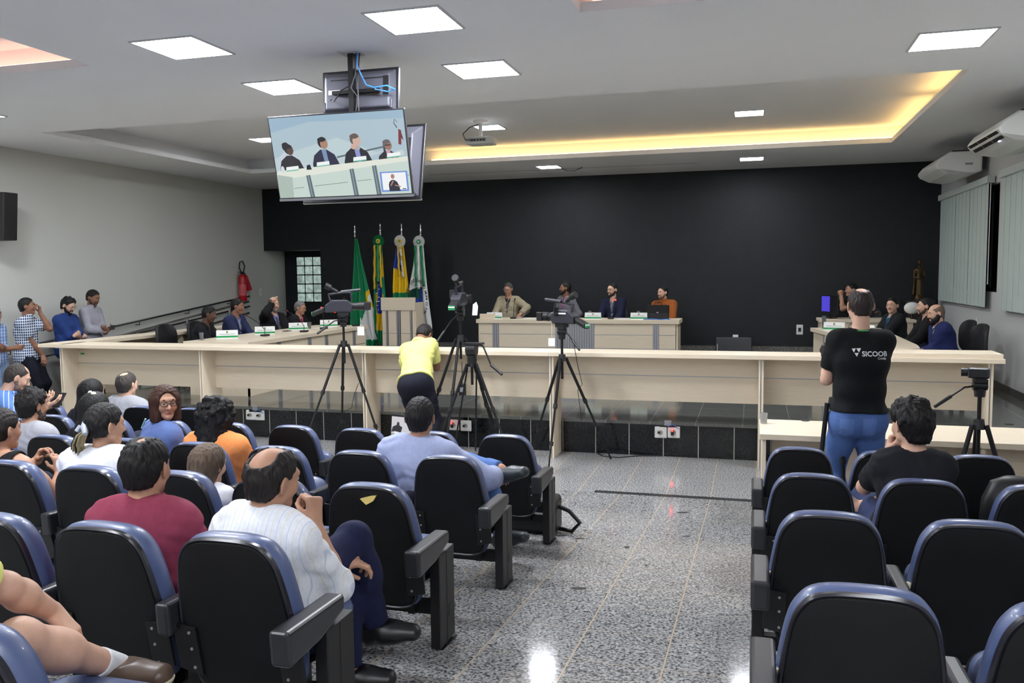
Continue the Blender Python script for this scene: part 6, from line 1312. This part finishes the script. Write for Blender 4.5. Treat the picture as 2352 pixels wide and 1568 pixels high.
person('bald man with a grey beard and black jacket, hand raised beside his face', h, P, 108, 122, 2, 0, 1.06, 'light', 'short', (88, 80, 76), ('suit', cloth('black_jacket', (22, 22, 24)), {'shirt': (128, 132, 200), 'tie': (70, 70, 84)}), floor=STAGE_Z, res=.01, wide=1.2, belly=.05, beard=.008, bcol=(118, 112, 108), armR=('h', (.1, .14, .02)), hdir=(V(.4, -.3, .6), None), palm=((-.3, .8, 0), None), curl=(.35, .5), pole=((.9, .5, -.5), None), armL=('t', (-.15, .42, -.4)), bald=((0, .0, .14, .085, .12, .075),))
h, P = desk(690, 707, -7.95, None, .48, (-.08, .0))
person('grey haired man with glasses and a pink shirt, farthest on the left table', h, P, 96, 86, 14, 0, 1.0, 'tan', 'short', (120, 118, 116), ('suit', cloth('charcoal_suit', (28, 28, 32)), {'shirt': (206, 112, 146), 'tie': (120, 26, 40)}), floor=STAGE_Z, res=.011, wide=1.04, glasses='dark', armR=('t', (.16, .46, -.38)), armL=('t', (-.16, .5, -.36)))
# --- presiding table
h, P = desk(1167, 664, None, 16.25, .62, (0, .06))
person('man in a beige jacket reading papers at the presiding table', h, P, 182, 186, 18, -4, 1.0, 'tan', 'short', (72, 68, 66), ('suit', cloth('beige_jacket', (156, 146, 122)), {'shirt': (20, 20, 22), 'tie': (84, 84, 88)}), floor=STAGE_Z, res=.011, wide=1.12, glasses='thin', armL=('t', (-.34, .3, -.24)), armR=('t', (.22, .34, -.4)), pole=((.8, -.2, -.6), (-.9, -.2, -.2)))
h, P = desk(1298, 662, None, 16.25, .62, (.03, .06))
person('bearded man in a grey suit facing left at the presiding table', h, P, -142, -108, -2, 0, 1.02, 'brown', 'short', (22, 20, 20), ('suit', cloth('grey_suit', (104, 104, 112)), {'shirt': (178, 182, 206), 'tie': (140, 66, 122)}), floor=STAGE_Z, res=.011, beard=.004, armL=('t', (-.2, .1, -.42)), armR=('t', (.2, .3, -.38)))
h, P = desk(1406, 666, None, 16.25, .62, (.05, .06))
person('bearded man with glasses in a navy suit behind a lit microphone', h, P, -170, -148, 2, 0, 1.04, 'light', 'fade', (36, 34, 34), ('suit', cloth('navy_suit', (24, 28, 52)), {'shirt': (84, 88, 104), 'tie': (110, 112, 124)}), floor=STAGE_Z, res=.011, wide=1.14, beard=.005, glasses='dark', armL=('t', (-.14, .4, -.4)), armR=('t', (.2, .4, -.38)))
h, P = desk(1522, 672, None, 16.2, .56, (.06, .06))
person('man in an orange brown sweater behind a black briefcase', h, P, -168, -138, 2, 0, 1.0, 'light', 'short', (24, 22, 22), ('sweater', cloth('orange_sweater', (148, 82, 34)), {'sleeve': 'long', 'hem': .12, 'e': .024, 'collar': True}), floor=STAGE_Z, res=.011, wide=1.12, beard=.0005, bcol=(104, 78, 66), armL=('t', (-.2, .42, -.36)), armR=('t', (.2, .42, -.36)), pole=((.95, -.2, -.3), (-.95, -.2, -.3)))
# --- right hand side of the stage
h, P = desk(1955, 666, None, 16.75, .52, (.05, .0))
person('man with clasped hands at his chin behind the clerk desk', h, P, -120, -104, 0, 0, 1.0, 'tan', 'short', (18, 17, 17), ('tee', cloth('dark_tee', (36, 34, 36)), {'sleeve': 'short', 'hem': .1}), floor=STAGE_Z, res=.011, armR=('h', (.03, .17, -.12)), armL=('h', (-.02, .18, -.11)), hdir=(V(-.3, 0, .9), V(-.3, 0, .9)), palm=((-.9, 0, 0), (.9, 0, 0)), curl=(1.1, 1.1))
h, P = desk(2049, 702, 2.14, None, .5, (.06, 0))
person('man in a dark suit with a turquoise shirt at the right table', h, P, -112, -148, 2, 0, 1.04, 'light', 'short', (26, 24, 24), ('suit', cloth('dark_suit', (28, 30, 34)), {'shirt': (40, 150, 186), 'tie': (40, 60, 80)}), floor=STAGE_Z, res=.011, wide=1.14, armR=('t', (.1, .44, -.38)), armL=('t', (-.12, .46, -.38)))
h, P = desk(2124, 704, 2.42, None, .5, (.1, 0))
person('man with a trimmed moustache in a black suit beside the bald bearded man', h, P, -98, -92, 2, 0, 1.02, 'light', 'fade', (30, 28, 28), ('suit', cloth('jet_suit', (20, 20, 23)), {'shirt': (30, 30, 34)}), floor=STAGE_Z, res=.011, wide=1.1, beard=.0005, bcol=(74, 56, 50), armR=('t', (.0, .46, -.4)), armL=('t', (-.12, .46, -.4)))
h, P = desk(2149, 720, 2.38, None, .48, (.12, 0))
person('bald man with a long black beard in a blue suit, arms crossed', h, P, -100, -104, 12, 0, 1.02, 'light', 'fade', (120, 100, 88), ('suit', cloth('royal_blue_suit', (36, 44, 92)), {'shirt': (220, 222, 228), 'tie': (26, 50, 70)}), floor=STAGE_Z, res=.01, wide=1.12, beard=.014, bcol=(20, 18, 18), armR=('t', (-.14, .24, -.3)), armL=('t', (.14, .27, -.27)), hdir=(V(-.1, .6, .1), V(0, -.6, .1)), palm=((0, -.9, .2), (0, -.9, 0)), bald=((0, .03, .15, .1, .13, .09),))
T_JOBS = time.time(); run_jobs(); print('people', time.time()-T_JOBS)
# --- what they wear and hold besides
def child(j, m, name, mt, smooth=True): m.v = [tuple(V(p)-j['org']) for p in m.v]; return m.build(name, mt, j['obj'], smooth, fix=False)
def wrap(j, prims, vs, fs, o, right, up, inward, lift=.002):
    """lay flat lettering onto the cloth by walking inward to its surface"""
    out = []
    for x, y, _ in vs: p = march(prims, o+right*x+up*y-inward*.25, inward); out.append(p-inward*lift)
    return out
SH = sic['parts'][0][1]; inn = unit(V(-.1, 1, -.02)); rgt = unit(V(.99, .1, 0)); upv = V(0, 0, 1)
o = atY(1959, 822, 6.1)
def ink(vs, fs, org, name): m = MB(); m.v = wrap(sic, SH, vs, fs, org, rgt, upv, inn); m.f = fs; m.m = [0]*len(fs); child(sic, m, name, mat('white_print', (226, 228, 232), .8), False)
def fine(vs, fs):  return vs, fs
u = float(np.linalg.norm(atY(2040, 822, 6.1)-atY(1959, 822, 6.1)))/81
vs, fs = text_mesh('SICOOB', 1, .022); w = vs[:, 0].max()-vs[:, 0].min(); vs = vs*(63*u/w); ink(vs, fs, atY(1989, 821, 6.1), 'chest_lettering')
vs, fs = text_mesh('Credip', 1, .01); w = vs[:, 0].max()-vs[:, 0].min(); vs = vs*(22*u/w); ink(vs, fs, atY(2027, 829, 6.1), 'small_lettering')
tri = lambda pts: (np.array([(x*u, y*u, 0) for x, y in pts]), [tuple(range(len(pts)))])
L0 = atY(1966, 822, 6.1)
for q, pts in enumerate([[(0, 20), (9.5, 21), (4.5, 10.5)], [(10.5, 21), (22, 21.5), (16.5, 11), (13, 16)], [(5.5, 9.5), (15.5, 9.8), (10.5, 0)]]): ink(*tri(pts), L0, 'logo_piece')
TRP = [p for p in sic['parts'] if p[0] == 'trousers'][0][1]
for cx_ in (1946, 1999):
    o_ = atY(cx_, 962, 6.2); g = 7; vs = []
    for b in range(g):
        for a in range(g): vs.append(((a/(g-1)-.5)*34*u*(1-.12*b/(g-1)), -b/(g-1)*42*u-(.0 if b < g-1 else 5*u*(1-abs(a/(g-1)-.5)*2)), 0))
    fs = [(b*g+a, b*g+a+1, (b+1)*g+a+1, (b+1)*g+a) for b in range(g-1) for a in range(g-1)]
    m = MB(); m.v = wrap(sic, TRP, vs, fs, o_, rgt, upv, inn, .0025); m.f = fs; m.m = [0]*len(fs); child(sic, m, 'back_pocket', cloth('denim_pocket', (92, 120, 176)))
m = MB(); N_, t_, f_, r_ = sic['N'], sic['t'], sic['f'], sic['r']; pts = []
for a in np.linspace(-2.4, 2.4, 13): c = N_+t_*(.012-.05*(1-math.cos(a))*.4)+f_*(.01-.074*math.cos(a))+r_*.078*math.sin(a); pts.append(c)
m.tube(pts, .009, 6); child(sic, m, 'lanyard', mat('green_lanyard', (60, 150, 70), .6))
m = MB(); c = atY(1904, 806, 6.66); m.frame(rotz(.3), c); m.box((-.05, -.03, -.045), (.05, .03, .045)); m.cyl((0, .03, 0), (0, .1, 0), .034, n=16); m.box((-.03, -.02, .045), (.03, .02, .065)); tag(m.build('photo_camera', M_BLK, bevel=.006, org=c), 'black photo camera held by the man in the printed t-shirt', 'camera')
hp = pin['hp']; m = MB(); m.sphere(hp(.02, -.06, .11), .021, 12); m.sphere(hp(-.012, -.055, .122), .016, 10); child(pin, m, 'hair_pin', mat('pearl_white', (232, 226, 206), .3))
hp = pony['hp']; mc = mat('pale_clip', (176, 184, 198), .35)
m = MB(); m.tube([hp(-.03, -.1, .03), hp(.0, -.122, .0), hp(.035, -.13, -.035)], [.014, .018, .012], 10); m.tube([hp(-.04, -.12, .0), hp(-.05, -.135, -.03)], .014, 8); child(pony, m, 'hair_clip', mc)
rng = random.Random(2); m = MB()
for q in range(46):
    a = rng.uniform(-.03, .03); b = rng.uniform(-.015, .02); m.tube([hp(.01+a*.4, -.105, -.01), hp(-.01+a*.8, -.135+b, -.05), hp(-.035+a*1.2, -.14+b, -.1), hp(-.06+a*1.5, -.125+b, -.15+abs(a)), hp(-.07+a*1.7, -.12+b, -.165-rng.uniform(0, .03))], [.007, .007, .006, .005, .002], 5, mi=1 if q % 3 else 0)
child(pony, m, 'ponytail', [mat('hair_30_27_26', (30, 27, 26)), mat('bleached_hair', (152, 138, 98), .5, var=.3, vscale=60)])
hp = strap['hp']; m = MB(); m.sphere(hp(0, -.13, .03), .045, 14); child(strap, m, 'hair_bun', MATS['hair_34_29_27'])
for i in (0, 1):
    m = MB(); S_ = strap['Sh'][i]; f_, t_, r_ = strap['f'], strap['t'], strap['r']; sg = (1, -1)[i]; pts = []
    for q in np.linspace(-1.35, 1.3, 9): pts.append(march(strap['body'], S_-r_*sg*.055+t_*.3*math.cos(q)-t_*.1+f_*.3*math.sin(q), -(t_*math.cos(q)+f_*math.sin(q)))+(t_*math.cos(q)+f_*math.sin(q))*.001)
    m.tube(pts, .006, 6); child(strap, m, 'strap', MATS['black_tank'])
w = stripe['arms'][0][2]; m = MB(); m.cbox((0, 0, 0), (.075, .15, .01), rotx(.9)); o = m.build('mobile_phone', M_BLK, bevel=.003); o.location = stripe['arms'][0][2]+V(.1, .05, .06); tag(o, 'dark phone held by the man in the blue striped shirt', 'phone')
p = atY(328, 974, 5.0); m = MB(); m.tube([p+V(-.012, 0, -.03), p+V(.025, 0, .04)], .006, 8); tag(m.build('pen', mat('teal_pen', (150, 200, 206), .4), org=p), 'pale pen held up beside the woman in the blue blouse', 'pen')
# plain black office chairs on the stage
def office(x, y, rz, lab):
    t = thing('office_chair', (x, y, STAGE_Z), lab, 'chair', 'black office chairs on the stage', rz)
    m = MB(); m.rings([[V(.23*s_*np.sign(math.cos(a))*abs(math.cos(a))**.6, y_+.06*(math.cos(a))**2+.1*(z_*1.0), .45+.27+.24*s_*np.sign(math.sin(a))*abs(math.sin(a))**.6) for a in np.linspace(0, 2*math.pi, 32, endpoint=False)] for s_, y_, z_ in ((.5, -.26, 0), (.95, -.26, 0), (1, -.24, 0), (.95, -.21, 0), (.5, -.2, 0))]); m.build('backrest', mat('office_black', (22, 22, 25), .6), t, True)
    m = MB(); m.box((-.23, -.22, .4), (.23, .24, .47)); m.build('seat', MATS['office_black'], t, bevel=.03, seg=3)
    m = MB(); m.cyl((0, 0, .08), (0, 0, .4), .028); m.tube([(0, -.15, .42), (0, -.26, .45), (0, -.26, .65)], .016, 8); m.build('column', M_BLKM, t, True)
    for q in range(5): a = q*1.2566; m = MB(); m.tube([(0, 0, .1), (.28*math.cos(a), .28*math.sin(a), .06)], [.022, .014], 8); m.sphere((.28*math.cos(a), .28*math.sin(a), .027), .027, 8); m.build('leg', M_BLK, t, True)
for x, y, a, lab in ((-8.4, 10.95, 90, 'black office chair of the man nearest on the left table'), (-8.45, 11.75, 90, 'black office chair of the man in the blue suit'), (-8.45, 12.85, 90, 'black office chair of the bald bearded man'), (-8.4, 13.8, 90, 'black office chair of the grey haired man in pink'),
                     (-4.7, 16.55, 180, 'office chair of the man in the beige jacket'), (-3.5, 16.55, 180, 'office chair of the man in the grey suit'), (-2.58, 16.55, 180, 'office chair of the man in the navy suit'), (-1.6, 16.5, 180, 'office chair of the man in the orange sweater, grey edge beside him'),
                     (2.6, 15.9, -90, 'office chair of the man in the turquoise shirt'), (2.68, 13.0, -100, 'empty looking black office chair by the right wall, farther back'), (2.62, 12.1, -100, 'black office chair of the bald man in the blue suit'), (2.0, 16.75, -150, 'office chair of the man behind the clerk desk')): office(x, y, -math.radians(a), lab)
bpy.context.view_layer.update()
